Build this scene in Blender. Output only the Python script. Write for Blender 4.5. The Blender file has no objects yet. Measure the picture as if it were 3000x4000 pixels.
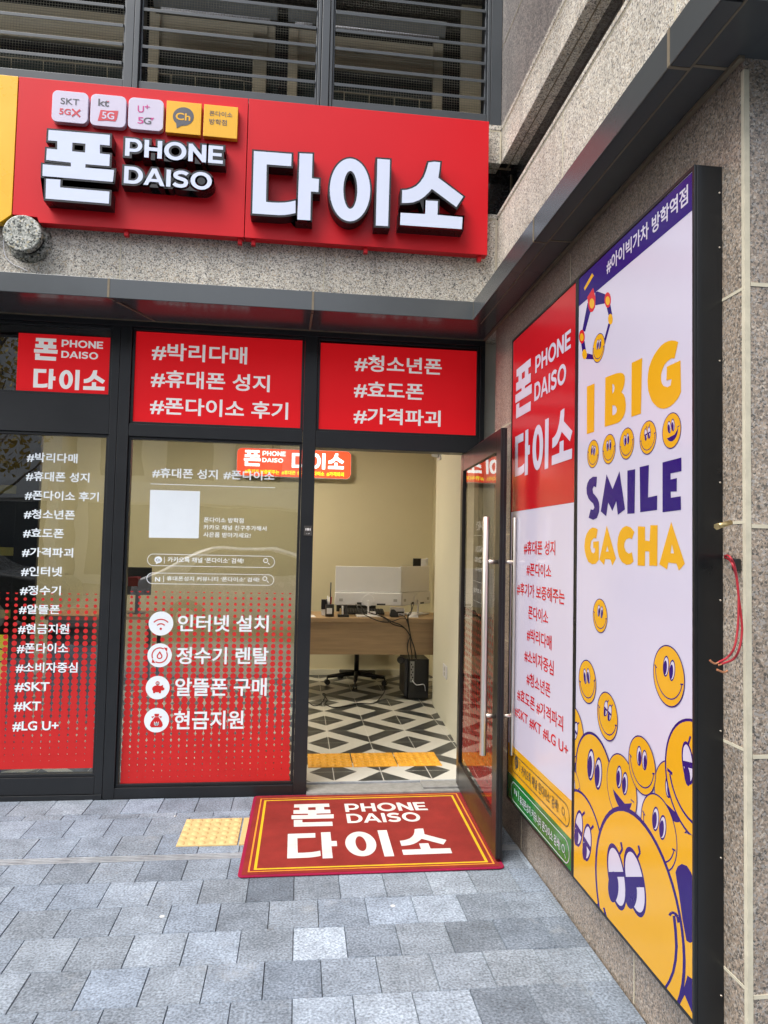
import bpy, bmesh, math, random
import numpy as np
from mathutils import Matrix, Vector
random.seed(7)
S = bpy.context.scene
COL = S.collection

# ------------------------------------------------------------------ camera
F = 2748.0
EYE = np.array([0.0, 0.0, 1.5])
yaw, pitch, roll = 0.1193, 0.0499, 0.0216
_f = np.array([math.sin(yaw)*math.cos(pitch), math.cos(yaw)*math.cos(pitch), math.sin(pitch)])
_r = np.array([math.cos(yaw), -math.sin(yaw), 0]); _u = np.cross(_r, _f)
RT = math.cos(roll)*_r + math.sin(roll)*_u
UP = -math.sin(roll)*_r + math.cos(roll)*_u
cam = bpy.data.cameras.new('camera'); camo = bpy.data.objects.new('camera', cam); COL.objects.link(camo)
cam.sensor_fit = 'HORIZONTAL'; cam.sensor_width = 36; cam.lens = 36*F/3000
cam.clip_start = 0.05; cam.clip_end = 500
camo.matrix_world = Matrix(((RT[0], UP[0], -_f[0], EYE[0]), (RT[1], UP[1], -_f[1], EYE[1]), (RT[2], UP[2], -_f[2], EYE[2]), (0, 0, 0, 1)))
S.camera = camo

# ------------------------------------------------------------------ light
SUN_EL, SUN_AZ = math.radians(55), math.radians(232)     # bright overcast: a broad soft sun over the street behind the photographer
w = bpy.data.worlds.new('World'); S.world = w; w.use_nodes = True
nt = w.node_tree; bg = nt.nodes['Background']
sky = nt.nodes.new('ShaderNodeTexSky'); sky.sky_type = 'NISHITA'; sky.sun_disc = False
sky.sun_elevation = SUN_EL; sky.sun_rotation = SUN_AZ; sky.dust_density = 3.0; sky.air_density = 1.0
hsv = nt.nodes.new('ShaderNodeHueSaturation'); hsv.inputs['Saturation'].default_value = 0.45
nt.links.new(sky.outputs[0], hsv.inputs['Color']); nt.links.new(hsv.outputs[0], bg.inputs['Color'])
bg.inputs['Strength'].default_value = 0.14
sl = bpy.data.lights.new('sun', 'SUN'); sl.energy = 1.4; sl.angle = math.radians(40); sl.color = (1, 0.96, 0.9)
so = bpy.data.objects.new('sun', sl); COL.objects.link(so)
_d = Vector((math.sin(SUN_AZ)*math.cos(SUN_EL), math.cos(SUN_AZ)*math.cos(SUN_EL), math.sin(SUN_EL)))
so.rotation_euler = _d.to_track_quat('Z', 'Y').to_euler(); so.location = (0, 0, 30)
S.view_settings.view_transform = 'Standard'; S.view_settings.look = 'None'
S.view_settings.gamma = 1; S.view_settings.exposure = 1.25
S.render.engine = 'CYCLES'
S.cycles.use_denoising = True
S.cycles.max_bounces = 8; S.cycles.transparent_max_bounces = 16
S.cycles.sample_clamp_indirect = 6
S.cycles.caustics_reflective = False; S.cycles.caustics_refractive = False

# ------------------------------------------------------------------ pixel rays of the photograph onto real planes
def ray(x, y):
    return RT*(x-1500)/F - UP*(y-2000)/F + _f
def PX(x, y, X): d = ray(x, y); return EYE + d*((X-EYE[0])/d[0])
def PY(x, y, Y): d = ray(x, y); return EYE + d*((Y-EYE[1])/d[1])
def PZ(x, y, Z): d = ray(x, y); return EYE + d*((Z-EYE[2])/d[2])
def zoom(ox, oy, s): return lambda x, y: (ox+x/s, oy+y/s)

# ------------------------------------------------------------------ materials
MATS = {}
def nodes_of(name):
    m = bpy.data.materials.new(name); m.use_nodes = True; MATS[name] = m
    n = m.node_tree; return m, n, n.nodes['Principled BSDF'], n.nodes.new, n.links.new
def mat(name, col, rough=0.5, metal=0.0, var=0.06, vscale=6.0, bump=0.0, bscale=200.0, emit=0.0, ecol=None, spec=0.5, stretch=(1, 1, 1), rvar=0.1):
    m, n, b, new, link = nodes_of(name)
    tc = new('ShaderNodeTexCoord'); mp = new('ShaderNodeMapping'); mp.inputs['Scale'].default_value = stretch
    link(tc.outputs['Object'], mp.inputs['Vector'])
    nz = new('ShaderNodeTexNoise'); nz.inputs['Scale'].default_value = vscale; nz.inputs['Detail'].default_value = 6
    nz.inputs['Roughness'].default_value = 0.65
    link(mp.outputs[0], nz.inputs['Vector'])
    mr = new('ShaderNodeMapRange'); mr.inputs['To Min'].default_value = 1-var; mr.inputs['To Max'].default_value = 1+var
    mr.inputs['From Min'].default_value = 0.25; mr.inputs['From Max'].default_value = 0.75
    link(nz.outputs['Fac'], mr.inputs['Value'])
    vm = new('ShaderNodeVectorMath'); vm.operation = 'SCALE'; vm.inputs[0].default_value = col[:3]
    link(mr.outputs[0], vm.inputs['Scale']); link(vm.outputs[0], b.inputs['Base Color'])
    rr = new('ShaderNodeMapRange'); rr.inputs['To Min'].default_value = max(0.02, rough-rvar); rr.inputs['To Max'].default_value = min(1, rough+rvar)
    rr.inputs['From Min'].default_value = 0.3; rr.inputs['From Max'].default_value = 0.7
    link(nz.outputs['Fac'], rr.inputs['Value']); link(rr.outputs[0], b.inputs['Roughness'])
    b.inputs['Metallic'].default_value = metal; b.inputs['Specular IOR Level'].default_value = spec
    if bump:
        n2 = new('ShaderNodeTexNoise'); n2.inputs['Scale'].default_value = bscale; n2.inputs['Detail'].default_value = 3
        link(tc.outputs['Object'], n2.inputs['Vector'])
        bp = new('ShaderNodeBump'); bp.inputs['Strength'].default_value = bump; bp.inputs['Distance'].default_value = 0.002
        link(n2.outputs['Fac'], bp.inputs['Height']); link(bp.outputs[0], b.inputs['Normal'])
    if emit:
        b.inputs['Emission Color'].default_value = (*(ecol or col)[:3], 1); b.inputs['Emission Strength'].default_value = emit
    return m
def granite(name, stops, scale=110.0, rough=0.5, patch=0.12, spec=0.4):
    m, n, b, new, link = nodes_of(name)
    tc = new('ShaderNodeTexCoord')
    nz0 = new('ShaderNodeTexNoise'); nz0.inputs['Scale'].default_value = scale*0.8; link(tc.outputs['Object'], nz0.inputs['Vector'])
    mixv = new('ShaderNodeVectorMath'); mixv.operation = 'MULTIPLY_ADD'; mixv.inputs[1].default_value = (0.012,)*3
    link(nz0.outputs['Color'], mixv.inputs[0]); link(tc.outputs['Object'], mixv.inputs[2])
    vo = new('ShaderNodeTexVoronoi'); vo.inputs['Scale'].default_value = scale; link(mixv.outputs[0], vo.inputs['Vector'])
    sp = new('ShaderNodeSeparateColor'); link(vo.outputs['Color'], sp.inputs[0])
    cr = new('ShaderNodeValToRGB'); cr.color_ramp.interpolation = 'CONSTANT'
    el = cr.color_ramp.elements
    el[0].position = 0; el[0].color = (*stops[0][1], 1); el[1].position = stops[1][0]; el[1].color = (*stops[1][1], 1)
    for p, c in stops[2:]:
        e = el.new(p); e.color = (*c, 1)
    link(sp.outputs[0], cr.inputs[0])
    nz = new('ShaderNodeTexNoise'); nz.inputs['Scale'].default_value = 2.2; nz.inputs['Detail'].default_value = 7; link(tc.outputs['Object'], nz.inputs['Vector'])
    mr = new('ShaderNodeMapRange'); mr.inputs['From Min'].default_value = 0.3; mr.inputs['From Max'].default_value = 0.7
    mr.inputs['To Min'].default_value = 1-patch; mr.inputs['To Max'].default_value = 1+patch; link(nz.outputs['Fac'], mr.inputs['Value'])
    # slab to slab tone: each course of cladding came from another block
    sz = new('ShaderNodeSeparateXYZ'); link(tc.outputs['Object'], sz.inputs[0])
    fl = new('ShaderNodeMath'); fl.operation = 'SNAP'; fl.inputs[1].default_value = .5975; ad = new('ShaderNodeMath'); ad.inputs[1].default_value = .19; link(sz.outputs[2], ad.inputs[0]); link(ad.outputs[0], fl.inputs[0])
    wn = new('ShaderNodeTexWhiteNoise'); wn.noise_dimensions = '1D'; link(fl.outputs[0], wn.inputs['W'])
    m2 = new('ShaderNodeMapRange'); m2.inputs['To Min'].default_value = .90; m2.inputs['To Max'].default_value = 1.1; link(wn.outputs['Value'], m2.inputs['Value'])
    # rain streaks and grime: noise drawn out along the height
    mpg = new('ShaderNodeMapping'); mpg.inputs['Scale'].default_value = (7, 7, .5); link(tc.outputs['Object'], mpg.inputs['Vector'])
    ng = new('ShaderNodeTexNoise'); ng.inputs['Scale'].default_value = 2; ng.inputs['Detail'].default_value = 5; link(mpg.outputs[0], ng.inputs['Vector'])
    mg = new('ShaderNodeMapRange'); mg.inputs['From Min'].default_value = .45; mg.inputs['From Max'].default_value = .7; mg.inputs['To Min'].default_value = 1.04; mg.inputs['To Max'].default_value = .84; link(ng.outputs['Fac'], mg.inputs['Value'])
    p1_ = new('ShaderNodeMath'); p1_.operation = 'MULTIPLY'; link(mr.outputs[0], p1_.inputs[0]); link(m2.outputs[0], p1_.inputs[1])
    p2_ = new('ShaderNodeMath'); p2_.operation = 'MULTIPLY'; link(p1_.outputs[0], p2_.inputs[0]); link(mg.outputs[0], p2_.inputs[1])
    vm = new('ShaderNodeVectorMath'); vm.operation = 'SCALE'; link(cr.outputs[0], vm.inputs[0]); link(p2_.outputs[0], vm.inputs['Scale'])
    link(vm.outputs[0], b.inputs['Base Color'])
    b.inputs['Roughness'].default_value = rough; b.inputs['Specular IOR Level'].default_value = spec
    bp = new('ShaderNodeBump'); bp.inputs['Strength'].default_value = 0.15; bp.inputs['Distance'].default_value = 0.001
    link(sp.outputs[1], bp.inputs['Height']); link(bp.outputs[0], b.inputs['Normal'])
    return m
def glass(name, ior=1.7, tint=(0.93, 0.95, 0.94)):
    m = bpy.data.materials.new(name); m.use_nodes = True; MATS[name] = m
    n = m.node_tree; n.nodes.clear(); new = n.nodes.new; link = n.links.new
    out = new('ShaderNodeOutputMaterial'); mx = new('ShaderNodeMixShader'); fr = new('ShaderNodeFresnel'); fr.inputs['IOR'].default_value = ior
    tr = new('ShaderNodeBsdfTransparent'); tr.inputs[0].default_value = (*tint, 1)
    gl = new('ShaderNodeBsdfGlossy'); gl.inputs['Roughness'].default_value = 0.0
    tc = new('ShaderNodeTexCoord'); nz = new('ShaderNodeTexNoise'); nz.inputs['Scale'].default_value = 1.6; link(tc.outputs['Object'], nz.inputs['Vector'])
    bp = new('ShaderNodeBump'); bp.inputs['Strength'].default_value = 0.25; bp.inputs['Distance'].default_value = 0.01
    link(nz.outputs['Fac'], bp.inputs['Height']); link(bp.outputs[0], gl.inputs['Normal'])
    ge = new('ShaderNodeNewGeometry'); fm = new('ShaderNodeMath'); fm.operation = 'MULTIPLY_ADD'; fm.inputs[1].default_value = -1.0; fm.inputs[2].default_value = 1.0; link(ge.outputs['Backfacing'], fm.inputs[0]); fx = new('ShaderNodeMath'); fx.operation = 'MULTIPLY'; link(fm.outputs[0], fx.inputs[0]); link(fr.outputs[0], fx.inputs[1])
    link(fx.outputs[0], mx.inputs[0]); link(tr.outputs[0], mx.inputs[1]); link(gl.outputs[0], mx.inputs[2]); link(mx.outputs[0], out.inputs[0])
    return m

M_granite = granite('granite_grey', [(0, (.10, .098, .095)), (.10, (.25, .235, .21)), (.28, (.42, .39, .33)), (.50, (.53, .50, .43)), (.72, (.62, .60, .54)), (.92, (.42, .34, .24))], 175, 0.5)
M_granite_b = granite('granite_brown', [(0, (.09, .082, .072)), (.12, (.18, .15, .12)), (.34, (.27, .215, .165)), (.58, (.36, .285, .22)), (.76, (.30, .28, .255)), (.92, (.46, .40, .33))], 200, 0.32, 0.14, 0.5)
M_granite_d = granite('granite_dark_polished', [(0, (.006, .006, .007)), (.4, (.012, .012, .013)), (.8, (.02, .02, .022)), (.95, (.035, .035, .038))], 120, 0.1, 0.2, 0.6)
M_granite_c = granite('granite_vent_cap', [(0, (.03, .033, .03)), (.2, (.16, .17, .15)), (.48, (.30, .31, .28)), (.78, (.46, .46, .42)), (.94, (.34, .3, .2))], 115, 0.5)
M_granite_u = granite('granite_upper_grey', [(0, (.11, .105, .105)), (.3, (.19, .175, .165)), (.6, (.26, .235, .215)), (.85, (.34, .30, .27))], 150, 0.3)
M_caulk = mat('caulk', (.50, .46, .35), 0.8, var=.15, vscale=25)
M_caulk_d = mat('caulk_brown', (.16, .13, .085), 0.7, var=.25, vscale=20)
M_canopy = mat('canopy_metal', (.085, .092, .095), 0.22, 0.3, var=.06, vscale=3, rvar=.03)
M_frame = mat('black_frame', (.012, .0135, .0155), 0.38, 0.1, var=.1, vscale=5, rvar=.03)
M_framebrown = mat('door_frame_black', (.014, .012, .012), 0.3, 0.15, var=.08, vscale=4, rvar=.03)
M_louvre = mat('louvre_grey', (.043, .050, .056), 0.38, 0.2, var=.08, vscale=4, rvar=.04)
M_signred = mat('sign_red', (.56, .007, .014), 0.42, var=.03, vscale=1.5, spec=.25, rvar=.03)
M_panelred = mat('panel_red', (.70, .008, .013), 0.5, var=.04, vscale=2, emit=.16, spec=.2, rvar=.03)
M_vinylred = mat('vinyl_red', (.50, .020, .020), 0.5, var=.06, vscale=4, spec=.25, rvar=.03)
M_yellow = mat('sign_yellow', (.80, .42, .008), 0.3, var=.05, vscale=3)
M_black = mat('black_return', (.008, .008, .009), 0.3, var=.2)
M_letterwhite = mat('letter_face_white', (.55, .60, .74), 0.2, var=.03, vscale=3, emit=.02, ecol=(.75, .82, 1), spec=.35, rvar=.04)
M_vinylwhite = mat('vinyl_white', (.72, .78, .82), 0.5, var=.03, spec=.25)
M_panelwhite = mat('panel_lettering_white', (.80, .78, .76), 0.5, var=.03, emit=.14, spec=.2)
M_boxwhite = mat('light_box_white', (.50, .465, .565), 0.14, var=.03, vscale=1.5, emit=.01, rvar=.03)
M_boxred = mat('light_box_red', (.42, .008, .014), 0.16, var=.06, vscale=2, rvar=.03)
M_boxyellow = mat('light_box_yellow', (.62, .32, .012), 0.16, var=.04, vscale=2, rvar=.03)
M_boxgreen = mat('light_box_green', (.012, .16, .03), 0.14, var=.1, vscale=3, rvar=.04)
M_navy = mat('print_navy', (.020, .007, .125), 0.25, var=.04, rvar=.03, spec=.25)
M_printred = mat('print_red', (.50, .012, .022), 0.2, var=.05, rvar=.04)
M_case = mat('sign_case_black', (.009, .010, .011), 0.30, 0.15, var=.2, vscale=1.6, rvar=.05)
M_steel = mat('brushed_steel', (.90, .82, .71), 0.30, 1.0, var=.05, vscale=40, stretch=(1, 1, .03), rvar=.05)
M_mat = mat('mat_red', (.215, .026, .021), 0.95, var=.24, vscale=6, bump=.9, bscale=420, spec=.1)
M_matedge = mat('mat_edge', (.26, .012, .045), 0.9, var=.12, bump=.6, bscale=300, spec=.1)
M_matwhite = mat('mat_white', (.56, .56, .54), 0.95, var=.16, vscale=7, bump=.6, bscale=420, spec=.1)
M_matyellow = mat('mat_yellow', (.56, .37, .02), 0.9, var=.1, spec=.1)
M_matorange = mat('mat_orange', (.60, .24, .03), 0.9, var=.1, spec=.1)
M_tact_out = mat('tactile_yellow_faded', (.55, .39, .17), 0.75, var=.18, vscale=18, bump=.3)
M_tact_in = mat('tactile_orange', (.72, .34, .025), 0.45, var=.12, vscale=12)
M_alu = mat('drain_aluminium', (.36, .385, .41), 0.5, 0.35, var=.3, vscale=14)
M_wall_in = mat('interior_paint', (.71, .65, .46), 0.6, var=.03, vscale=2)
M_wall_pale = mat('interior_paint_pale', (.72, .70, .58), 0.6, var=.03, vscale=2)
M_ceiling = mat('interior_ceiling', (.75, .73, .68), 0.8)
M_white_pl = mat('white_plastic', (.72, .72, .75), 0.4, var=.03)
M_black_pl = mat('black_plastic', (.012, .012, .013), 0.4, var=.15)
M_dark_pl = mat('dark_grey_plastic', (.035, .035, .038), 0.5, var=.15)
M_wood = mat('desk_wood', (.36, .24, .13), 0.5, var=.22, vscale=5, stretch=(.6, 3, 9))
M_cable = mat('cable_black', (.01, .01, .01), 0.45)
M_redcable = mat('cable_red', (.36, .018, .028), 0.45)
M_copper = mat('copper_strands', (.75, .32, .16), 0.35, 0.9)
M_brass = mat('brass_bolt', (.55, .42, .20), 0.35, 0.9, var=.2, vscale=60)
M_concrete = mat('threshold_stone', (.22, .22, .21), 0.7, var=.3, vscale=30)
M_road = mat('asphalt', (.07, .07, .072), 0.9, var=.2, vscale=30)
M_gap = mat('joint_sand', (.055, .055, .055), 0.95, var=.25, vscale=20)
M_glass = glass('window_glass', 2.7, (.84, .86, .84))
M_glassd = glass('door_glass', 1.5, (.84, .82, .80))
M_beige = mat('plant_room_beige', (.42, .36, .24), 0.7, var=.1)
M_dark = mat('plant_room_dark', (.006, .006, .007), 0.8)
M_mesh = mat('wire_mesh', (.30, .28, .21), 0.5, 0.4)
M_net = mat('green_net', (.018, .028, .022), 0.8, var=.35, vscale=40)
M_duct = mat('galvanised_duct', (.24, .25, .24), 0.4, 0.5, var=.2)

# ------------------------------------------------------------------ building helpers
def tagset(o, label=None, cat=None, group=None, kind=None):
    if label: o['label'] = label
    if cat: o['category'] = cat
    if group: o['group'] = group
    if kind: o['kind'] = kind
    return o
def thing(name, loc, label, cat, group=None):
    o = bpy.data.objects.new(name, None); COL.objects.link(o); o.empty_display_size = .05
    o.location = tuple(float(v) for v in loc)
    return tagset(o, label, cat, group)
def link(name, mesh, mats, parent=None):
    for m in (mats if isinstance(mats, (list, tuple)) else [mats]): mesh.materials.append(m)
    o = bpy.data.objects.new(name, mesh); COL.objects.link(o)
    if parent:
        o.parent = parent
        if parent.type == 'EMPTY': o.matrix_parent_inverse = Matrix.Translation(-parent.location)
    return o
class MB:
    """collects boxes, bars, tubes and flat shapes that become ONE mesh"""
    def __init__(s): s.bm = bmesh.new()
    def box(s, x0, x1, y0, y1, z0, z1, mi=0):
        v = [s.bm.verts.new(p) for p in ((x0, y0, z0), (x1, y0, z0), (x1, y1, z0), (x0, y1, z0), (x0, y0, z1), (x1, y0, z1), (x1, y1, z1), (x0, y1, z1))]
        for q in ((3, 2, 1, 0), (4, 5, 6, 7), (0, 1, 5, 4), (1, 2, 6, 5), (2, 3, 7, 6), (3, 0, 4, 7)):
            f = s.bm.faces.new([v[i] for i in q]); f.material_index = mi
        return s
    def poly(s, pts, mi=0):
        f = s.bm.faces.new([s.bm.verts.new(tuple(float(c) for c in p)) for p in pts]); f.material_index = mi; return s
    def prism(s, pts, vec, mi=0):
        a = [s.bm.verts.new(tuple(map(float, p))) for p in pts]
        b = [s.bm.verts.new(tuple(float(c)+float(d) for c, d in zip(p, vec))) for p in pts]
        n = len(a); fs = [s.bm.faces.new(a), s.bm.faces.new(b[::-1])]
        for i in range(n): fs.append(s.bm.faces.new((a[i], b[i], b[(i+1) % n], a[(i+1) % n])))
        for f in fs: f.material_index = mi
        return s
    def cyl(s, p0, p1, r0, r1=None, n=20, mi=0, smooth=True):
        p0, p1 = Vector(p0), Vector(p1); r1 = r0 if r1 is None else r1
        d = (p1-p0).normalized(); a = d.orthogonal().normalized(); b = d.cross(a)
        A = [s.bm.verts.new(p0+(a*math.cos(t)+b*math.sin(t))*r0) for t in [2*math.pi*i/n for i in range(n)]]
        B = [s.bm.verts.new(p1+(a*math.cos(t)+b*math.sin(t))*r1) for t in [2*math.pi*i/n for i in range(n)]]
        s.bm.faces.new(A[::-1]).material_index = mi; s.bm.faces.new(B).material_index = mi
        for i in range(n):
            f = s.bm.faces.new((A[i], A[(i+1) % n], B[(i+1) % n], B[i])); f.smooth = smooth; f.material_index = mi
        return s
    def tube(s, pts, r, n=8, mi=0):
        P = [Vector(tuple(map(float, p))) for p in pts]
        # smooth the path (Catmull-Rom)
        Q = []
        for i in range(len(P)-1):
            p0 = P[max(i-1, 0)]; p1 = P[i]; p2 = P[i+1]; p3 = P[min(i+2, len(P)-1)]
            for k in range(5):
                t = k/5; Q.append(.5*((2*p1)+(p2-p0)*t+(2*p0-5*p1+4*p2-p3)*t*t+(3*p1-p0-3*p2+p3)*t**3))
        Q.append(P[-1]); rings = []; a = None
        for i, q in enumerate(Q):
            d = (Q[min(i+1, len(Q)-1)]-Q[max(i-1, 0)]).normalized()
            a = d.orthogonal().normalized() if a is None else (a-d*a.dot(d)).normalized()
            b = d.cross(a)
            rings.append([s.bm.verts.new(q+(a*math.cos(2*math.pi*k/n)+b*math.sin(2*math.pi*k/n))*r) for k in range(n)])
        for A, B in zip(rings, rings[1:]):
            for k in range(n):
                f = s.bm.faces.new((A[k], A[(k+1) % n], B[(k+1) % n], B[k])); f.smooth = True; f.material_index = mi
        s.bm.faces.new(rings[0][::-1]).material_index = mi; s.bm.faces.new(rings[-1]).material_index = mi
        return s
    def mesh(s, mesh, fn, mi=0):
        """adds a flat mesh, its vertices mapped by fn(x, y, z) -> point"""
        vs = [s.bm.verts.new(tuple(map(float, fn(*v.co)))) for v in mesh.vertices]
        for p in mesh.polygons:
            try: s.bm.faces.new([vs[i] for i in p.vertices]).material_index = mi
            except ValueError: pass
        return s
    def build(s, name, mats, parent=None, bevel=0.0, seg=2, label=None):
        me = bpy.data.meshes.new(name)
        bmesh.ops.recalc_face_normals(s.bm, faces=[f for f in s.bm.faces if len(f.verts) < 5]) if False else None
        s.bm.to_mesh(me); s.bm.free()
        o = link(name, me, mats, parent)
        if bevel:
            b = o.modifiers.new('bevel', 'BEVEL'); b.width = bevel; b.segments = seg; b.limit_method = 'ANGLE'; b.harden_normals = False
        if label: o['label'] = label
        return o

# flat outlines with holes, through a filled 2D curve; optional thickness and outset
def curve_mesh(outlines, extrude=0.0, offset=0.0):
    c = bpy.data.curves.new('outline', 'CURVE'); c.dimensions = '2D'; c.fill_mode = 'BOTH' if extrude else 'FRONT'
    c.extrude = extrude; c.offset = offset
    for pts in outlines:
        sp = c.splines.new('POLY'); sp.points.add(len(pts)-1); sp.use_cyclic_u = True
        for p, q in zip(sp.points, pts): p.co = (float(q[0]), float(q[1]), 0, 1)
    o = bpy.data.objects.new('outline', c); COL.objects.link(o)
    me = bpy.data.meshes.new_from_object(o.evaluated_get(bpy.context.evaluated_depsgraph_get()))
    bpy.data.objects.remove(o); bpy.data.curves.remove(c)
    return me
TEXTS = {}
def text_mesh(body, bold=0.02, extrude=0.0, shear=0.0, spacing=1.0):
    k = (body, bold, extrude, shear, spacing)
    if k not in TEXTS:
        c = bpy.data.curves.new('lettering', 'FONT'); c.body = body; c.offset = bold; c.resolution_u = 4; c.shear = shear
        c.extrude = extrude; c.fill_mode = 'BOTH' if extrude else 'FRONT'; c.space_character = spacing
        o = bpy.data.objects.new('lettering', c); COL.objects.link(o)
        TEXTS[k] = bpy.data.meshes.new_from_object(o.evaluated_get(bpy.context.evaluated_depsgraph_get()))
        bpy.data.objects.remove(o); bpy.data.curves.remove(c)
    return TEXTS[k]
def bounds(me):
    a = np.array([v.co for v in me.vertices]); return a.min(0), a.max(0)
class Plane:
    """a wall plane: 'Y' looks to -y (u = x, v = z), 'X' looks to -x (u = -y, v = z), 'Z' is the ground (u = x, v = y)"""
    def __init__(s, kind, at): s.k, s.at = kind, at
    def px(s, x, y):
        if s.k == 'Y': p = PY(x, y, s.at); return (p[0], p[2])
        if s.k == 'X': p = PX(x, y, s.at); return (-p[1], p[2])
        p = PZ(x, y, s.at); return (p[0], p[1])
    def pt(s, u, v, out=0.0):
        if s.k == 'Y': return (u, s.at-out, v)
        if s.k == 'X': return (s.at-out, -u, v)
        return (u, v, s.at+out)
def fit(mb, me, plane, tl, br, out, mi=0, flip=False):
    """fits a flat mesh into the rectangle between two pixels (its upper left and lower right corners)"""
    lo, hi = bounds(me); u0, v1 = plane.px(*tl); u1, v0 = plane.px(*br)
    if flip: u0, u1 = u1, u0
    sx = (u1-u0)/(hi[0]-lo[0]); sy = (v1-v0)/(hi[1]-lo[1])
    mb.mesh(me, lambda x, y, z: plane.pt(u0+(x-lo[0])*sx, v0+(y-lo[1])*sy, out+z), mi)
def text(mb, body, plane, z, tl, br, out=.0012, mi=0, bold=.020, flip=False, shear=0.0):
    fit(mb, text_mesh(body, bold, 0, shear), plane, z(*tl), z(*br), out, mi, flip)
def ell(cu, cv, ru, rv, n=40, a0=0, a1=2*math.pi, rot=0):
    P = []
    for i in range(n):
        t = a0+(a1-a0)*i/(n if abs(a1-a0) > 6.28 else n-1)
        x, y = ru*math.cos(t), rv*math.sin(t)
        P.append((cu+x*math.cos(rot)-y*math.sin(rot), cv+x*math.sin(rot)+y*math.cos(rot)))
    return P
def arc_strip(cu, cv, r, a0, a1, wd, n=28):
    """a curved stroke as one closed outline"""
    A = [(cu+(r+wd/2)*math.cos(a0+(a1-a0)*i/n), cv+(r+wd/2)*math.sin(a0+(a1-a0)*i/n)) for i in range(n+1)]
    B = [(cu+(r-wd/2)*math.cos(a0+(a1-a0)*i/n), cv+(r-wd/2)*math.sin(a0+(a1-a0)*i/n)) for i in range(n+1)]
    return A+B[::-1]
def stroke(p, q, wd):
    d = np.array(q)-np.array(p); d = d/np.hypot(*d); nrm = np.array([-d[1], d[0]])*wd/2
    return [tuple(np.array(p)+nrm), tuple(np.array(q)+nrm), tuple(np.array(q)-nrm), tuple(np.array(p)-nrm)]
def ring(cu, cv, ro, ri, n=40):
    """an annulus as quads is returned as a list of outlines"""
    return [ell(cu, cv, ro, ro, n), ell(cu, cv, ri, ri, n)]
def clip(pts, u0, u1, v0, v1):
    def half(P, inside, cut):
        out = []
        for i in range(len(P)):
            a, b = P[i-1], P[i]
            if inside(b):
                if not inside(a): out.append(cut(a, b))
                out.append(b)
            elif inside(a): out.append(cut(a, b))
        return out
    def cu(c): return lambda a, b: (c, a[1]+(b[1]-a[1])*(c-a[0])/(b[0]-a[0]))
    def cv(c): return lambda a, b: (a[0]+(b[0]-a[0])*(c-a[1])/(b[1]-a[1]), c)
    P = list(pts)
    for ins, cut in ((lambda p: p[0] >= u0, cu(u0)), (lambda p: p[0] <= u1, cu(u1)), (lambda p: p[1] >= v0, cv(v0)), (lambda p: p[1] <= v1, cv(v1))):
        if not P: return P
        P = half(P, ins, cut)
    return P

# ------------------------------------------------------------------ hand drawn letters of the shop's lettering, traced on the fascia sign
FACE = Plane('Y', 3.93)
zA = zoom(0, 300, 1.659); zB = zoom(900, 450, 1.58)
def tr(z, pts): return [FACE.px(*z(*p)) for p in pts]
def oval(z, c, rx, ry, n=40): return tr(z, [(c[0]+rx*math.cos(2*math.pi*i/n), c[1]+ry*math.sin(2*math.pi*i/n)) for i in range(n)])
GLYPH = {
 'pon': [tr(zA, [(316, 345), (713, 378), (711, 447), (648, 441), (648, 498), (713, 505), (709, 580), (555, 567), (553, 590), (740, 605), (732, 682), (276, 643), (278, 568), (460, 583), (460, 557), (300, 540), (304, 466), (372, 472), (372, 418), (312, 413)]),
         tr(zA, [(470, 428), (555, 435), (552, 492), (468, 484)]),
         tr(zA, [(300, 662), (393, 668), (390, 718), (710, 745), (706, 823), (296, 790)])],
 'da': [tr(zB, [(145, 222), (378, 240), (375, 316), (224, 305), (220, 536), (260, 540), (300, 541), (335, 540), (370, 535), (402, 528), (402, 605), (370, 612), (335, 617), (300, 618), (225, 613), (135, 607)]),
        tr(zB, [(427, 236), (507, 240), (503, 390), (547, 395), (543, 476), (497, 472), (493, 650), (413, 645)])],
 'i': [oval(zB, (738, 462), 125, 194), oval(zB, (740, 462), 43, 117),
       tr(zB, [(907, 270), (985, 276), (973, 686), (897, 682)])],
 'so': [tr(zB, [(1222, 293), (1258, 288), (1295, 292), (1290, 340), (1283, 387), (1437, 503), (1394, 568), (1243, 456), (1222, 480), (1195, 505), (1165, 525), (1130, 538), (1095, 543), (1058, 543), (1060, 463), (1090, 461), (1120, 452), (1148, 437), (1172, 413), (1193, 382), (1208, 345)]),
        tr(zB, [(1205, 527), (1280, 531), (1278, 616), (1433, 630), (1428, 704), (1047, 678), (1050, 603), (1202, 611)])]}
def _ar(cx, cy, rx, ry, a0, a1, n=18): return [(cx+rx*math.cos(math.radians(a0+(a1-a0)*i/n)), cy+ry*math.sin(math.radians(a0+(a1-a0)*i/n))) for i in range(n+1)]
def _sline(pts, wd):
    P = [np.array(p) for p in pts]; Q = []
    for i in range(len(P)-1):
        p0, p1, p2, p3 = P[max(i-1, 0)], P[i], P[i+1], P[min(i+2, len(P)-1)]
        for k in range(4):
            t = k/4; Q.append(.5*(2*p1+(p2-p0)*t+(2*p0-5*p1+4*p2-p3)*t*t+(3*p1-p0-3*p2+p3)*t**3))
    Q.append(P[-1]); A, B = [], []
    for i, q in enumerate(Q):
        d = Q[min(i+1, len(Q)-1)]-Q[max(i-1, 0)]; d = d/np.hypot(*d); nn = np.array([-d[1], d[0]])*wd/2; A.append(tuple(q+nn)); B.append(tuple(q-nn))
    return A+B[::-1]
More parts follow.
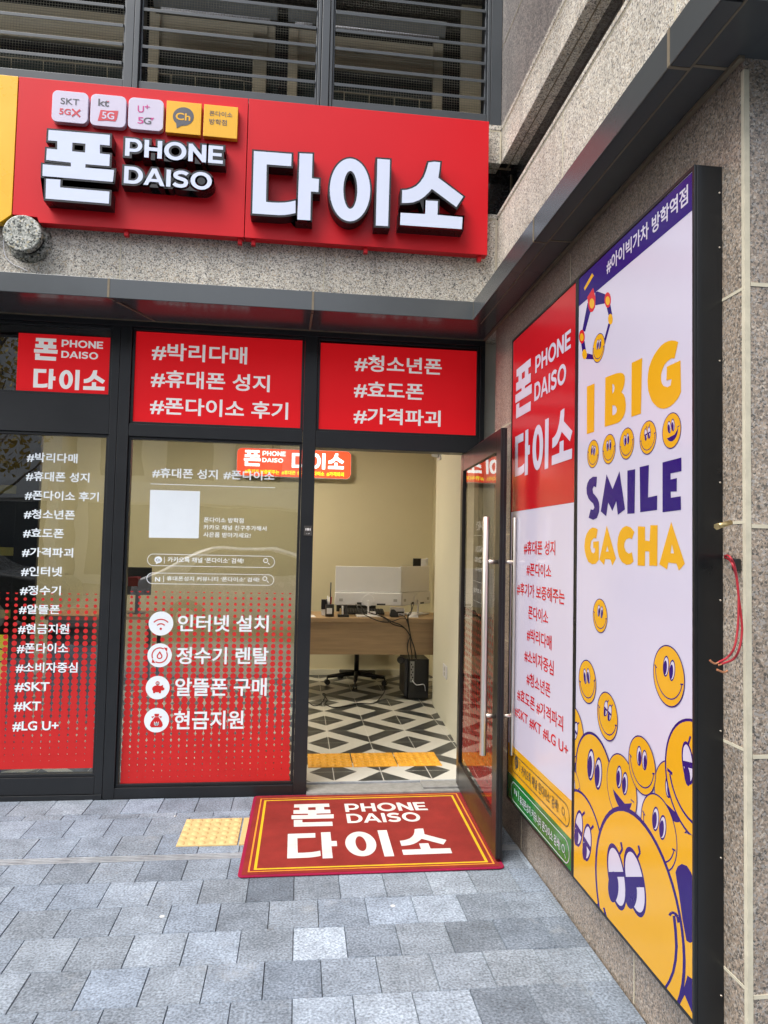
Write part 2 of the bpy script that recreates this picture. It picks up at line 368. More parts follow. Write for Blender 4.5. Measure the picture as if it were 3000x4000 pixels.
LAT = {'P': (.79, [[(0, 0), (.21, 0), (.21, .25)]+_ar(.42, .625, .37, .375, -90, 90)+[(0, 1)], [(.21, .43)]+_ar(.41, .62, .18, .19, -90, 90)+[(.21, .81)]]),
 'H': (.82, [[(0, 0), (.21, 0), (.21, .40), (.61, .40), (.61, 0), (.82, 0), (.82, 1), (.61, 1), (.61, .60), (.21, .60), (.21, 1), (0, 1)]]),
 'O': (1.04, [_ar(.52, .5, .52, .52, 0, 350, 44), _ar(.52, .5, .305, .325, 0, 350, 44)]),
 'N': (.84, [[(0, 0), (.21, 0), (.21, .60), (.66, 0), (.84, 0), (.84, 1), (.63, 1), (.63, .40), (.18, 1), (0, 1)]]),
 'E': (.70, [[(0, 0), (.70, 0), (.70, .19), (.21, .19), (.21, .41), (.63, .41), (.63, .59), (.21, .59), (.21, .81), (.69, .81), (.69, 1), (0, 1)]]),
 'D': (.90, [[(0, 0)]+_ar(.42, .5, .48, .5, -90, 90)+[(0, 1)], [(.21, .19)]+_ar(.41, .5, .27, .31, -90, 90)+[(.21, .81)]]),
 'A': (1.02, [[(0, 0), (.215, 0), (.30, .21), (.72, .21), (.805, 0), (1.02, 0), (.615, 1), (.405, 1)], [(.37, .38), (.65, .38), (.51, .73)]]),
 'I': (.21, [[(0, 0), (.21, 0), (.21, 1), (0, 1)]]),
 'S': (.76, [_sline([(.70, .80), (.60, .87), (.46, .905), (.30, .89), (.17, .82), (.125, .71), (.18, .61), (.32, .545), (.48, .50), (.61, .43), (.645, .30), (.59, .17), (.45, .105), (.30, .10), (.16, .145), (.05, .22)], .205)])}
def latin(word, extrude=0.0, offset=0.0):
    x = 0; out = []
    for ch in word:
        adv, ol = LAT[ch]; out += [[(p[0]+x, p[1]) for p in o] for o in ol]; x += adv+{'A': .07, 'D': .03, 'P': .10}.get(ch, .10)
    return curve_mesh(out, extrude, offset)
DAISO = GLYPH['da']+GLYPH['i']+GLYPH['so']
GM = {'PHONE': latin('PHONE'), 'DAISO': latin('DAISO'), 'pon': curve_mesh(GLYPH['pon']), 'daiso': curve_mesh(DAISO)}
def logo(mb, plane, z, pon, phone, daiso_en, daiso, out=.0012, mi=0, flip=False):
    if pon: fit(mb, GM['pon'], plane, z(*pon[0]), z(*pon[1]), out, mi, flip)
    if phone: fit(mb, GM['PHONE'], plane, z(*phone[0]), z(*phone[1]), out, mi)
    if daiso_en: fit(mb, GM['DAISO'], plane, z(*daiso_en[0]), z(*daiso_en[1]), out, mi)
    if daiso: fit(mb, GM['daiso'], plane, z(*daiso[0]), z(*daiso[1]), out, mi, flip)

# ================================================================== GROUND
pv = MB(); tone = []
gp = bmesh.new(); lay = gp.loops.layers.float_color.new('tone')
ROW0, PITCH, PW = 3.29, .2165, .2
light = {(-3, 0): 1.55, (-4, 0): 1.3}
rnd = random.Random(3)
def paver(x0, x1, y0, y1, t):
    g = .0009; b = .0016; dz = rnd.uniform(-.0012, .0012)
    tl = [rnd.uniform(-.0008, .0008) for _ in range(4)]
    o = [(x0+g, y0+g), (x1-g, y0+g), (x1-g, y1-g), (x0+g, y1-g)]
    i = [(x0+g+b, y0+g+b), (x1-g-b, y0+g+b), (x1-g-b, y1-g-b), (x0+g+b, y1-g-b)]
    lo = [gp.verts.new((*p, -.02)) for p in o]; md = [gp.verts.new((*p, -.004+dz)) for p in o]; hi = [gp.verts.new((*p, dz+k)) for p, k in zip(i, tl)]
    fs = [gp.faces.new(hi)]
    for k in range(4):
        fs.append(gp.faces.new((md[k], md[(k+1) % 4], hi[(k+1) % 4], hi[k])))
        fs.append(gp.faces.new((lo[k], lo[(k+1) % 4], md[(k+1) % 4], md[k])))
    c = (t, rnd.random(), rnd.random(), 1)
    for f in fs:
        for l in f.loops: l[lay] = c
def tonepick():
    r = rnd.random()
    return rnd.uniform(.80, .92) if r < .28 else rnd.uniform(.92, 1.08) if r < .87 else rnd.uniform(1.1, 1.25)
def row(y0, y1, shift, xr=1.145, xl=-3.4, over={}):
    n0 = math.floor((xl-shift)/PW)
    x = shift+n0*PW
    while x < xr-.01:
        a, b = x, min(x+PW, xr)
        key = next((v for (p, q), v in over.items() if p < (a+b)/2 < q), None)
        if b-a > .02: paver(a, b, y0, y1, key if key else tonepick())
        x += PW
row(3.29-PITCH*0, 3.497, -.08, over={})                               # between mat front and drain (mostly under the mat)
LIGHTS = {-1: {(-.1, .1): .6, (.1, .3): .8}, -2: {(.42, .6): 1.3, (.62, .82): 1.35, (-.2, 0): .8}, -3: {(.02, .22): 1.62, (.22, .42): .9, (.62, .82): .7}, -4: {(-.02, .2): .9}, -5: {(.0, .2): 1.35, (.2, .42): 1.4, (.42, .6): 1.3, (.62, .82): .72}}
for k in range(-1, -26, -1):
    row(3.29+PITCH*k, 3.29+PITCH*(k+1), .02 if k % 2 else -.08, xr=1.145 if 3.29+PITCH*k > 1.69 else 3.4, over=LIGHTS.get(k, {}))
row(3.565, 3.795, -.05); row(3.795, 4.03, .05); row(4.03, 4.10, -.03); row(4.10, 4.325, .06)
gm = bpy.data.meshes.new('pavement'); gp.to_mesh(gm); gp.free()
m, n, b, new, lk = nodes_of('concrete_paver')
at = new('ShaderNodeVertexColor'); at.layer_name = 'tone'; sp = new('ShaderNodeSeparateColor'); lk(at.outputs['Color'], sp.inputs[0])
tc = new('ShaderNodeTexCoord')
n1 = new('ShaderNodeTexNoise'); n1.inputs['Scale'].default_value = 7; n1.inputs['Detail'].default_value = 8; n1.inputs['Roughness'].default_value = .7; lk(tc.outputs['Object'], n1.inputs['Vector'])
n2 = new('ShaderNodeTexNoise'); n2.inputs['Scale'].default_value = 110; n2.inputs['Detail'].default_value = 4; lk(tc.outputs['Object'], n2.inputs['Vector'])
v1 = new('ShaderNodeTexVoronoi'); v1.inputs['Scale'].default_value = 34; lk(tc.outputs['Object'], v1.inputs['Vector'])
r1 = new('ShaderNodeMapRange'); r1.inputs['From Min'].default_value = .3; r1.inputs['From Max'].default_value = .7; r1.inputs['To Min'].default_value = .72; r1.inputs['To Max'].default_value = 1.3; lk(n1.outputs[0], r1.inputs[0])
r2 = new('ShaderNodeMapRange'); r2.inputs['From Min'].default_value = .3; r2.inputs['From Max'].default_value = .7; r2.inputs['To Min'].default_value = .55; r2.inputs['To Max'].default_value = 1.5; lk(n2.outputs[0], r2.inputs[0])
mu = new('ShaderNodeMath'); mu.operation = 'MULTIPLY'; lk(r1.outputs[0], mu.inputs[0]); lk(r2.outputs[0], mu.inputs[1])
mu2 = new('ShaderNodeMath'); mu2.operation = 'MULTIPLY'; lk(mu.outputs[0], mu2.inputs[0]); lk(sp.outputs[0], mu2.inputs[1])
mixc = new('ShaderNodeMix'); mixc.data_type = 'RGBA'; mixc.inputs[6].default_value = (.176, .212, .262, 1); mixc.inputs[7].default_value = (.20, .232, .270, 1); lk(sp.outputs[1], mixc.inputs[0])
vs = new('ShaderNodeVectorMath'); vs.operation = 'SCALE'; lk(mixc.outputs[2], vs.inputs[0]); lk(mu2.outputs[0], vs.inputs['Scale'])
# sparse pale specks and lime stains
r3 = new('ShaderNodeMapRange'); r3.inputs['From Min'].default_value = .0; r3.inputs['From Max'].default_value = .09; r3.inputs['To Min'].default_value = .6; r3.inputs['To Max'].default_value = 0; lk(v1.outputs['Distance'], r3.inputs[0])
mx3 = new('ShaderNodeMix'); mx3.data_type = 'RGBA'; mx3.inputs[7].default_value = (.5, .52, .54, 1); lk(r3.outputs[0], mx3.inputs[0]); lk(vs.outputs[0], mx3.inputs[6])
n4 = new('ShaderNodeTexNoise'); n4.inputs['Scale'].default_value = 2.6; n4.inputs['Detail'].default_value = 9; n4.inputs['Roughness'].default_value = .75; lk(tc.outputs['Object'], n4.inputs['Vector'])
r4 = new('ShaderNodeMapRange'); r4.inputs['From Min'].default_value = .58; r4.inputs['From Max'].default_value = .75; r4.inputs['To Max'].default_value = .55; lk(n4.outputs[0], r4.inputs[0])
mx4 = new('ShaderNodeMix'); mx4.data_type = 'RGBA'; mx4.inputs[7].default_value = (.36, .37, .37, 1); lk(r4.outputs[0], mx4.inputs[0]); lk(mx3.outputs[2], mx4.inputs[6])
n5 = new('ShaderNodeTexNoise'); n5.inputs['Scale'].default_value = 5.5; n5.inputs['Detail'].default_value = 10; n5.inputs['Roughness'].default_value = .8; lk(tc.outputs['Object'], n5.inputs['Vector'])
r5 = new('ShaderNodeMapRange'); r5.inputs['From Min'].default_value = .60; r5.inputs['From Max'].default_value = .74; r5.inputs['To Max'].default_value = .5; lk(n5.outputs[0], r5.inputs[0])
mx5 = new('ShaderNodeMix'); mx5.data_type = 'RGBA'; mx5.inputs[7].default_value = (.17, .145, .11, 1); lk(r5.outputs[0], mx5.inputs[0]); lk(mx4.outputs[2], mx5.inputs[6])
v6 = new('ShaderNodeTexVoronoi'); v6.inputs['Scale'].default_value = 3.1; lk(tc.outputs['Object'], v6.inputs['Vector'])
r6 = new('ShaderNodeMapRange'); r6.inputs['From Min'].default_value = .028; r6.inputs['From Max'].default_value = .036; r6.inputs['To Min'].default_value = .8; r6.inputs['To Max'].default_value = 0; lk(v6.outputs['Distance'], r6.inputs[0])
mx6 = new('ShaderNodeMix'); mx6.data_type = 'RGBA'; mx6.inputs[7].default_value = (.6, .6, .58, 1); lk(r6.outputs[0], mx6.inputs[0]); lk(mx5.outputs[2], mx6.inputs[6])
lk(mx6.outputs[2], b.inputs['Base Color']); b.inputs['Roughness'].default_value = .85; b.inputs['Specular IOR Level'].default_value = .25
bp = new('ShaderNodeBump'); bp.inputs['Strength'].default_value = .5; bp.inputs['Distance'].default_value = .002; lk(n2.outputs[0], bp.inputs['Height']); lk(bp.outputs[0], b.inputs['Normal'])
M_paver = m
tagset(link('pavement', gm, M_paver), kind='structure')
sb = MB(); sb.box(-60, 60, -60, 4.33, -.35, -.013)
tagset(sb.build('ground', M_gap), kind='structure')
rd = MB(); rd.box(-60, 60, -11.5, -2.4, -.013, -.009); tagset(rd.build('road', M_road), kind='structure')

# slot drain strip
dr = thing('drain_channel', (-1.2, 3.53, 0), 'ribbed aluminium drain strip let into the grey paving in front of the shop', 'drain')
d = MB(); d.box(-3.4, 1.145, 3.499, 3.563, -.016, -.006)
d.build('channel', M_dark, dr)
d = MB()
for k in range(4): d.box(-3.4, 1.145, 3.501+k*.0165, 3.509+k*.0165, -.006, .001)
d.build('rib', M_alu, dr, .0015)

# tactile tiles
def tactile(name, x0, x1, y0, y1, z, nx, ny, m, label, group, base=.006, xcut=9):
    t = thing(name, ((x0+x1)/2, (y0+y1)/2, z), label, 'tactile tile', group)
    q = MB(); q.box(x0+.003, x1-.003, y0+.003, y1-.003, z-.008, z+base); q.build('plate', m, t, .002)
    q = MB()
    px_, py_ = (x1-x0)/nx, (y1-y0)/ny
    for i in range(nx):
        for j in range(ny):
            cx, cy = x0+px_*(i+.5), y0+py_*(j+.5)
            if cx > xcut: continue
            rx, ry = .36*px_, .36*py_
            prev = None
            rings = []
            for kk in range(4):
                a = kk/3*math.pi/2; rr = math.cos(a); h = .0055*math.sin(a)
                rings.append([q.bm.verts.new((cx+rx*max(rr, .05)*math.cos(t2), cy+ry*max(rr, .05)*math.sin(t2), z+base+h)) for t2 in [2*math.pi*s_/12 for s_ in range(12)]])
            for A, B in zip(rings, rings[1:]):
                for s_ in range(12):
                    f = q.bm.faces.new((A[s_], A[(s_+1) % 12], B[(s_+1) % 12], B[s_])); f.smooth = True
            q.bm.faces.new(rings[-1])
    q.build('dome', m, t)
    return t
tactile('tactile_tile', -.565, -.262, 3.64, 3.99, 0, 6, 6, M_tact_out, 'faded yellow dotted tile in the paving, wholly visible left of the red mat', 'yellow tactile tiles in the paving')
tactile('tactile_tile', -.259, .044, 3.64, 3.99, 0, 6, 6, M_tact_out, 'faded yellow dotted tile in the paving, mostly hidden under the red mat', 'yellow tactile tiles in the paving', xcut=-.235)

# ================================================================== BUILDING (granite, canopy)
XW, YB = 1.15, 4.10
zc0, zc1, z_a, z_b, z_c, z_d = 2.925, 3.513, 3.545, 3.868, 4.07, 4.107
bd = thing('stone_building', (0, 4.5, 0), 'granite clad corner building with pale speckled bands above a shop front', 'building')
q = MB(); q.box(-3.6, XW+.4, YB, 4.7, zc0-.08, zc1-.002); q.build('lower_band', M_granite, bd, .003)
q = MB(); q.box(-3.6, XW+.0, YB-.004, 4.7, zc1+.005, z_a); q.build('band_coping', M_granite, bd, .004)
q = MB(); q.box(-3.6, XW+.5, YB+.12, 4.7, z_a+.001, z_b+.05); q.build('dark_band', M_granite_d, bd, label='black polished stone strip between the pale bands')
q = MB(); q.box(-3.6, XW+.02, YB, 4.7, z_b, z_c-.004); q.build('upper_band', M_granite, bd, .003)
q = MB(); q.box(-3.6, XW+.02, YB-.004, 4.7, z_c+.004, z_d); q.build('sill_course', M_granite, bd, .004)
# side wall x = XW, from the shop front to the pillar corner
YC = 1.70
q = MB()
q.box(XW, XW+.5, YC, 4.09, -.02, 2.95); q.build('side_wall', M_granite_b, bd, .003, label='brown speckled granite side wall beside the shop front')
q = MB(); q.box(XW+.502, 4.5, YC, YC+.5, -.02, 2.95); q.build('pillar_face', M_granite_b, bd)
q = MB(); q.box(XW+.001, XW+.45, YC+.0, YB-.001, 2.952, zc1-.002); q.build('side_band', M_granite, bd, .003)
q = MB(); q.box(XW-.004, XW+.45, YC, YB-.006, zc1+.005, z_a); q.build('side_coping', M_granite, bd, .004)
q = MB(); q.box(XW+.12, XW+.5, YC, YB+.119, z_a+.001, z_b+.05); q.build('side_dark_band', M_granite_d, bd)
q = MB(); q.box(XW+.021, XW+.45, YC, YB-.001, z_b, z_c-.004); q.build('side_upper_band', M_granite, bd, .003)
q = MB(); q.box(XW+.017, XW+.45, YC, YB-.006, z_c+.004, z_d); q.build('side_sill_course', M_granite, bd, .004)
q = MB(); q.box(XW+.045, XW+.5, YC, 4.25, z_d+.001, 14); q.build('upper_side_wall', M_granite_u, bd)
q = MB(); q.box(-9, XW+.5, 4.25, 12, 5.75, 14); q.box(XW+.5, 9, YC, 12, 4.2, 14); q.build('upper_storeys', M_granite_u, bd)
# joints
q = MB()
for z in (.407, 1.0, 1.585, 2.205): q.box(XW-.0015, XW+.01, YC+.001, 4.08, z-.004, z+.004)
for z0, z1, y in ((0, .403, 2.30), (0, .403, 3.5), (.411, .996, 1.95), (.411, .996, 3.1), (1.004, 1.581, 2.5), (1.004, 1.581, 3.7), (2.209, 2.80, 2.913), (1.589, 2.2, 3.3)): q.box(XW-.0015, XW+.01, y-.003, y+.003, z0, z1)
q.build('wall_joint', M_caulk, bd)
q = MB(); q.box(XW-.0012, XW+.014, YC-.0025, YC+.011, -.01, 2.8); q.build('corner_joint', M_caulk, bd)
q = MB()
for z in (.39, .985, 1.575, 2.215): q.box(XW+.016, 3, YC-.002, YC+.01, z-.005, z+.005)
q.build('pillar_joint', M_caulk, bd)
q = MB()
for px_, py_ in ((470, 1000), (1265, 1080), (1975, 900)):
    x = PY(px_, py_, YB)[0]
    if x < XW-.01: q.box(x-.003, x+.003, YB-.0012, YB+.01, zc0, zc1-.003)
q.box(XW-.012, XW+.0008, YB-.0013, YB+.01, zc0, zc1)
q.box(-3.6, XW-.004, YB-.0012, YB+.01, zc1-.002, zc1+.005)
q.box(XW+.0, XW+.01, YC, YB-.014, zc1-.002, zc1+.005)
q.box(XW+.009, XW+.0195, YB-.0013, YB+.01, z_b, z_c)
q.box(-3.6, XW+.009, YB-.0012, YB+.01, z_c-.004, z_c+.004)
q.box(XW+.020, XW+.03, YC, YB-.014, z_c-.004, z_c+.004)
for y in (3.02, 2.05): q.box(XW-.0004, XW+.01, y-.003, y+.003, zc0, zc1-.003)
for y in (2.42,): q.box(XW+.0195, XW+.03, y-.003, y+.003, z_b, z_c-.005)
q.build('band_joint', M_caulk, bd)
q = MB(); q.box(XW+.113, XW+.1195, YB+.112, YB+.119, z_a, z_b); q.box(XW+.118, XW+.13, 2.66, 2.667, z_a, z_b)
q.box(-3.6, XW+.1, YB+.06, YB+.066, z_b-.002, z_b+.01); q.box(XW+.07, XW+.076, YC, YB+.06, z_b-.002, z_b+.01)
q.build('soffit_joint', M_caulk_d, bd)
q = MB(); d_ = PX(2210, 0, XW+.045); e_ = PX(1950, 215, XW+.045); q.tube([PX(2038, 0, XW+.044), PX(1952, 212, XW+.044)], .0022, 6); q.build('slanted_joint', M_caulk, bd)

# canopy: front run and side run
XC, YF, ZS, ZT = .962, 3.91, 2.82, 2.927
cn = thing('metal_canopy', (0, 4.0, ZS), 'dark grey sheet metal canopy running above the shop windows and round the side wall', 'canopy')
zs2, lip = ZS+.012, .062
q = MB(); q.box(-3.6, XC+.0, YF, YF+.004, ZS, ZT); q.build('front_fascia', M_canopy, cn, .002)
q = MB(); q.box(XC, XC+.004, 1.50, YF+.004, ZS, ZT); q.box(XC, 4.0, 1.496, 1.5, ZS, ZT); q.build('side_fascia', M_canopy, cn, .002)
q = MB(); q.box(-3.6, XC+.004, YF+.004, YB-.001, ZT-.004, ZT); q.box(XC+.004, XW-.001, 1.5, YB-.001, ZT-.0045, ZT-.0005); q.build('top_flashing', M_canopy, cn)
q = MB(); q.box(-3.6, XC+lip, YF+.004, YF+lip, ZS, ZS+.004); q.box(XC+.004, XC+lip, 1.51, YF+.004, ZS+.0002, ZS+.0042)
q.box(-3.6, XC+lip, YF+lip, YF+lip+.003, ZS, zs2+.003); q.build('lip', M_canopy, cn)
q = MB(); q.box(-3.6, XC+lip+.02, YF+lip+.003, 4.334, zs2, zs2+.004); q.build('front_soffit', M_canopy, cn)
q = MB(); q.box(XC+lip, XW-.002, 1.50, 4.334, zs2+.0003, zs2+.0043); q.box(XW-.002, 4.0, 1.5, YC-.001, zs2, zs2+.004); q.build('side_soffit', M_canopy, cn)
q = MB()
for x, xb in ((-1.064, -.90), (.041, .03)):
    q.box(x-.006, x+.006, YF-.0015, YF+.004, ZS+.001, ZT-.001)
    q.prism([(x-.006, YF+.002, ZS-.0015), (x+.006, YF+.002, ZS-.0015), (xb+.006, 4.32, zs2-.0015), (xb-.006, 4.32, zs2-.0015)], (0, 0, .004))
for y in (2.858, 1.746):
    q.box(XC-.0015, XC+.003, y-.006, y+.006, ZS+.001, ZT-.001)
    q.box(XC, XC+lip, y-.005, y+.005, ZS-.0015, ZS+.002)
    q.box(XC+lip, XW-.003, y-.005, y+.005, zs2-.0015, zs2+.002)
q.box(-3.6, XW, 4.318, 4.330, zs2-.004, zs2+.001); q.box(XW-.02, XW-.004, YC-.01, 4.31, zs2-.010, zs2-.0005)
q.box(XC-.001, XC+.007, YF-.0012, YF+.006, ZS, ZT-.002)
q.box(XC+lip-.004, XC+lip+.002, 1.5, YF+lip, ZS-.001, ZS+.004)
q.build('sealant_joint', M_caulk_d, cn)

# ------------------------------------------------------------------ louvred openings of the upper floor
YL = 4.20
LP = Plane('Y', YL)
def lx(px_, py_): return PY(px_, py_, YL)[0]
def lz(px_, py_): return PY(px_, py_, YL)[2]
z1_ = zoom(0, 0, 1.659); z2_ = zoom(1000, 0, 1.659)
xp = [lx(*z1_(810, 270)), lx(*z1_(908, 270)), lx(*z2_(402, 300)), lx(*z2_(500, 300)), lx(*z2_(1497, 400)), lx(*z2_(1570, 400))]
zb = lz(*z2_(500, 668))
slz = [lz(*z2_(500, 75+117*k)) for k in range(0, 5)]; pitch = (slz[0]-slz[-1])/4
zslat = [slz[-1]+pitch*k for k in range(0, 10)]
ztop = 5.70
bays = [(-3.5, xp[0], 'left'), (xp[1], xp[2], 'middle'), (xp[3], xp[4], 'right')]
lab = {'left': 'grey louvred opening above the yellow and red signs, cut by the left edge of the photo',
       'middle': 'grey louvred opening between the two grey posts, above the five small tiles of the red sign',
       'right': 'grey louvred opening next to the stone side wall, above the right end of the red sign'}
for x0, x1, which in bays:
    t = thing('louvre_window', ((x0+x1)/2, YL, zb), lab[which], 'louvre window', 'grey louvred openings of the upper floor')
    q = MB()
    q.box(x0, x1, YL-.005, YL+.12, zb-.10, zb+.02)
    q.box(x0, x0+.012, YL+.012, YL+.10, zb+.02, ztop); q.box(x1-.012, x1, YL+.012, YL+.10, zb+.02, ztop)
    q.build('frame', M_louvre, t, .003)
    q = MB()
    for z in zslat:
        q.prism([(x0+.013, YL-.002, z-.012), (x0+.013, YL-.002, z+.008), (x0+.013, YL+.055, z+.042), (x0+.013, YL+.055, z+.034)], (x1-x0-.026, 0, 0))
    q.build('louvre_slat', M_louvre, t, .0015)
    q = MB()
    if which == 'left': x0 = -2.3
    nx = int((x1-x0-.02)/.0165)
    for i in range(nx+1): q.box(x0+.01+i*.0165, x0+.0116+i*.0165, YL+.098, YL+.0995, zb-.0, 5.45)
    for j in range(int((5.45-zb)/.0165)): q.box(x0+.01, x1-.01, YL+.0996, YL+.101, zb+j*.0165, zb+j*.0165+.0016)
    q.build('wire_mesh', M_mesh, t)
q = thing('post', (xp[0], YL, zb), 'grey metal post between the left and middle louvred openings', 'post', 'grey posts between the louvred openings')
for i, (a, bq) in enumerate(((xp[0], xp[1]), (xp[2], xp[3]))):
    if i: q = thing('post', (a, YL, zb), 'grey metal post between the middle and right louvred openings', 'post', 'grey posts between the louvred openings')
    g = MB(); g.box(a+.001, a+.052 if i == 0 else a+.02, YL-.012, YL+.11, zb-.1, ztop); g.box(a+.055 if i == 0 else a+.023, bq-.001 if i == 0 else bq-.022, YL-.02, YL+.11, zb-.1, ztop)
    if i: g.box(bq-.019, bq-.001, YL-.012, YL+.11, zb-.1, ztop)
    g.build('cover_profile', M_louvre, q, .003)
q = thing('post', (xp[4], YL, zb), 'grey metal end post of the louvred openings, beside the stone side wall', 'post', 'grey posts between the louvred openings')
g = MB(); g.box(xp[4]+.001, xp[4]+.022, YL-.012, YL+.11, z_d+.002, ztop); g.box(xp[4]+.025, XW+.044, YL-.006, YL+.11, z_d+.002, ztop); g.build('cover_profile', M_louvre, q, .003)
# plant room seen through the louvres
pr = thing('plant_room', (0, 5.0, z_d), 'dim beige panelled room behind the louvred openings', 'plant room')
YP = 4.95
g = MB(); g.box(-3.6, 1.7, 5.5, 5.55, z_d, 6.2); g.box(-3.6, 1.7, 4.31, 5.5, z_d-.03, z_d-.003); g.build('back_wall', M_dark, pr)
def pp(z, *p): return [PY(*z(*k), YP) for k in p]
def panel(name, z, tl, br, m, dy=0, th=.03):
    a, c = PY(*z(*tl), YP), PY(*z(*br), YP); g = MB(); g.box(min(a[0], c[0]), max(a[0], c[0]), YP+dy, YP+dy+th, c[2], a[2]); return g.build(name, m, pr, .004)
panel('beige_panel', z1_, (-400, -40), (800, 300), M_beige, .01)
panel('beige_panel', z1_, (1025, 60), (1780, 380), M_beige, .01)
panel('beige_panel', z2_, (260, 150), (412, 440), M_beige, .012)
panel('beige_panel', z2_, (470, 220), (1150, 500), M_beige, .01)
panel('beige_post', z1_, (975, 60), (1023, 620), M_beige, -.02)
panel('beige_post', z2_, (-10, 150), (62, 700), M_beige, -.02)
panel('beige_post', z2_, (215, 170), (262, 700), M_beige, -.02)
panel('beige_post', z2_, (1150, 270), (1203, 760), M_beige, -.02)
panel('beige_post', z2_, (1330, 40), (1470, 800), M_beige, -.02)
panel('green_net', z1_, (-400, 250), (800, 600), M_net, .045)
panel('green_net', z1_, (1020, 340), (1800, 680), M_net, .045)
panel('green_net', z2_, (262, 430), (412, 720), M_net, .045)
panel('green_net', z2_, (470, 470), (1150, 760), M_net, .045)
for z, pts in ((z1_, [(-30, 365), (240, 388), (430, 405), (800, 440)]), (z1_, [(1030, 478), (1200, 490), (1500, 515), (1660, 540)]), (z2_, [(490, 590), (700, 612), (900, 632), (1140, 655)])):
    g = MB(); g.tube(pp(z, *pts), .004, 6)
    for k in range(4):
        t_ = (k+.5)/4; a = np.array(pts[0])*(1-t_)+np.array(pts[-1])*t_; g.tube(pp(z, a, (a[0], a[1]+90)), .0035, 6)
    g.build('guard_rail', M_beige, pr)
for z, a, c in ((z1_, (1000, 20), (1800, 110)), (z2_, (210, 70), (412, 185)), (z2_, (460, 100), (1225, 260))):
    A, C_ = PY(*z(*a), 4.75), PY(*z(*c), 4.75)
    g = MB(); zz = (A[2]+C_[2])/2; h = .05
    g.prism([(A[0], 4.70, zz+.03), (A[0], 4.74, zz-.035), (A[0], 4.80, zz-.035), (A[0], 4.84, zz+.03), (A[0], 4.84, zz+.055), (A[0], 4.70, zz+.055)], (C_[0]-A[0], 0, 0))
    g.build('lamp_housing', M_duct, pr, .003)
    g = MB(); g.cyl((A[0]+.05, 4.73, zz-.05), (C_[0]-.05, 4.73, zz-.05), .011, n=10); g.build('lamp_tube', M_white_pl, pr)

# ================================================================== FASCIA SIGN
SF = 4.015                                  # front face of the red sheet
sgn = thing('fascia_sign', (-.27, SF, 3.25), 'wide red shop sign with raised white letters and five small tiles over the shop front', 'sign')
SP = Plane('Y', SF)
xs = (PY(968, 390, SF)[0]+PY(957, 945, SF)[0])/2
xl, xr_, zt, zbt = -1.617, 1.068, 4.0736, 3.2525
nx0, nz0 = PY(*zA(240, 935), SF)[0], PY(*zA(90, 893), SF)[2]
g = MB(); g.prism([(xl, SF, zt), (xs-.002, SF, zt), (xs-.002, SF, zbt), (nx0+.01, SF, zbt), (nx0, SF, nz0-.005), (xl, SF, nz0)], (0, .06, 0)); g.build('sheet', M_signred, sgn, .002)
g = MB(); g.box(xs+.002, xr_, SF, SF+.06, zbt, zt); g.build('sheet', M_signred, sgn, .002)
for px_ in (487, 935, 988, 1430, 1877):
    x = PY(px_, 960, SF)[0]; g = MB(); g.box(x-.012, x+.012, SF+.02, SF+.05, zbt-.03, zbt+.01); g.cyl((x, SF+.019, zbt-.018), (x, SF+.03, zbt-.018), .004); g.build('bracket', M_signred, sgn, .002)
def letter(name, outl, label, th=.083):
    """raised letter: black can with a white face"""
    if isinstance(outl, list): body = curve_mesh(outl, extrude=th/2, offset=.0105); facem = curve_mesh(outl)
    else: body, facem = outl
    o = MB(); o.mesh(body, lambda x, y, z: (x, SF-.002-th/2-z, y)); bo = o.build(name, M_black, sgn, label=label)
    o = MB(); o.mesh(facem, lambda x, y, z: (x, SF-.002-th-.002, y)); o.build('face', M_letterwhite, bo)
letter('letter', GLYPH['pon'], 'big raised letter 폰'); letter('letter', GLYPH['da'], 'big raised letter 다')
letter('letter', GLYPH['i'], 'big raised letter 이'); letter('letter', GLYPH['so'], 'big raised letter 소')
def raised_word(word, tl, br, label, th=.075):
    base = GM[word]; lo, hi = bounds(base)
    u0, v1 = FACE.px(*zA(*tl)); u1, v0 = FACE.px(*zA(*br)); sx = (u1-u0)/(hi[0]-lo[0]); sy = (v1-v0)/(hi[1]-lo[1])
    body = latin(word, .5, .0105/sy)
    o = MB(); o.mesh(body, lambda x, y, z: (u0+(x-lo[0])*sx, SF-.002-th/2-z*th, v0+(y-lo[1])*sy)); bo = o.build('raised_word', M_black, sgn, label=label)
    o = MB(); o.mesh(base, lambda x, y, z: (u0+(x-lo[0])*sx, SF-.002-th-.002, v0+(y-lo[1])*sy)); o.build('face', M_letterwhite, bo)
raised_word('PHONE', (812, 390), (1443, 563), 'raised word PHONE'); raised_word('DAISO', (805, 572), (1370, 733), 'raised word DAISO')
# five tiles
M_tile = mat('tile_white', (.56, .52, .64), .4, var=.02, spec=.3); M_tiley = mat('tile_yellow', (.74, .40, .03), .4, var=.03, spec=.3)
M_grey = mat('print_grey', (.07, .07, .085), .4); M_mag = mat('print_magenta', (.50, .03, .22), .4); M_pred = mat('print_crimson', (.52, .03, .05), .4)
TY = SF-.036; TP = Plane('Y', TY)
def tile(tl, br, m, rad, label):
    u0, v1 = TP.px(*zA(*tl)); u1, v0 = TP.px(*zA(*br))
    P = []
    for cx, cy, a in ((u1-rad, v1-rad, 0), (u0+rad, v1-rad, 90), (u0+rad, v0+rad, 180), (u1-rad, v0+rad, 270)):
        for k in range(7 if rad > .002 else 1): t = math.radians(a+15*k); P.append((cx+rad*math.cos(t), TY, cy+rad*math.sin(t)))
    g = MB(); g.prism(P, (0, .032, 0)); return g.build('tile', m, sgn, .002, label=label)
def shp(mb, plane, z, pts, out, mi=0):
    mb.poly([plane.pt(*plane.px(*z(*p)), out) for p in pts], mi)
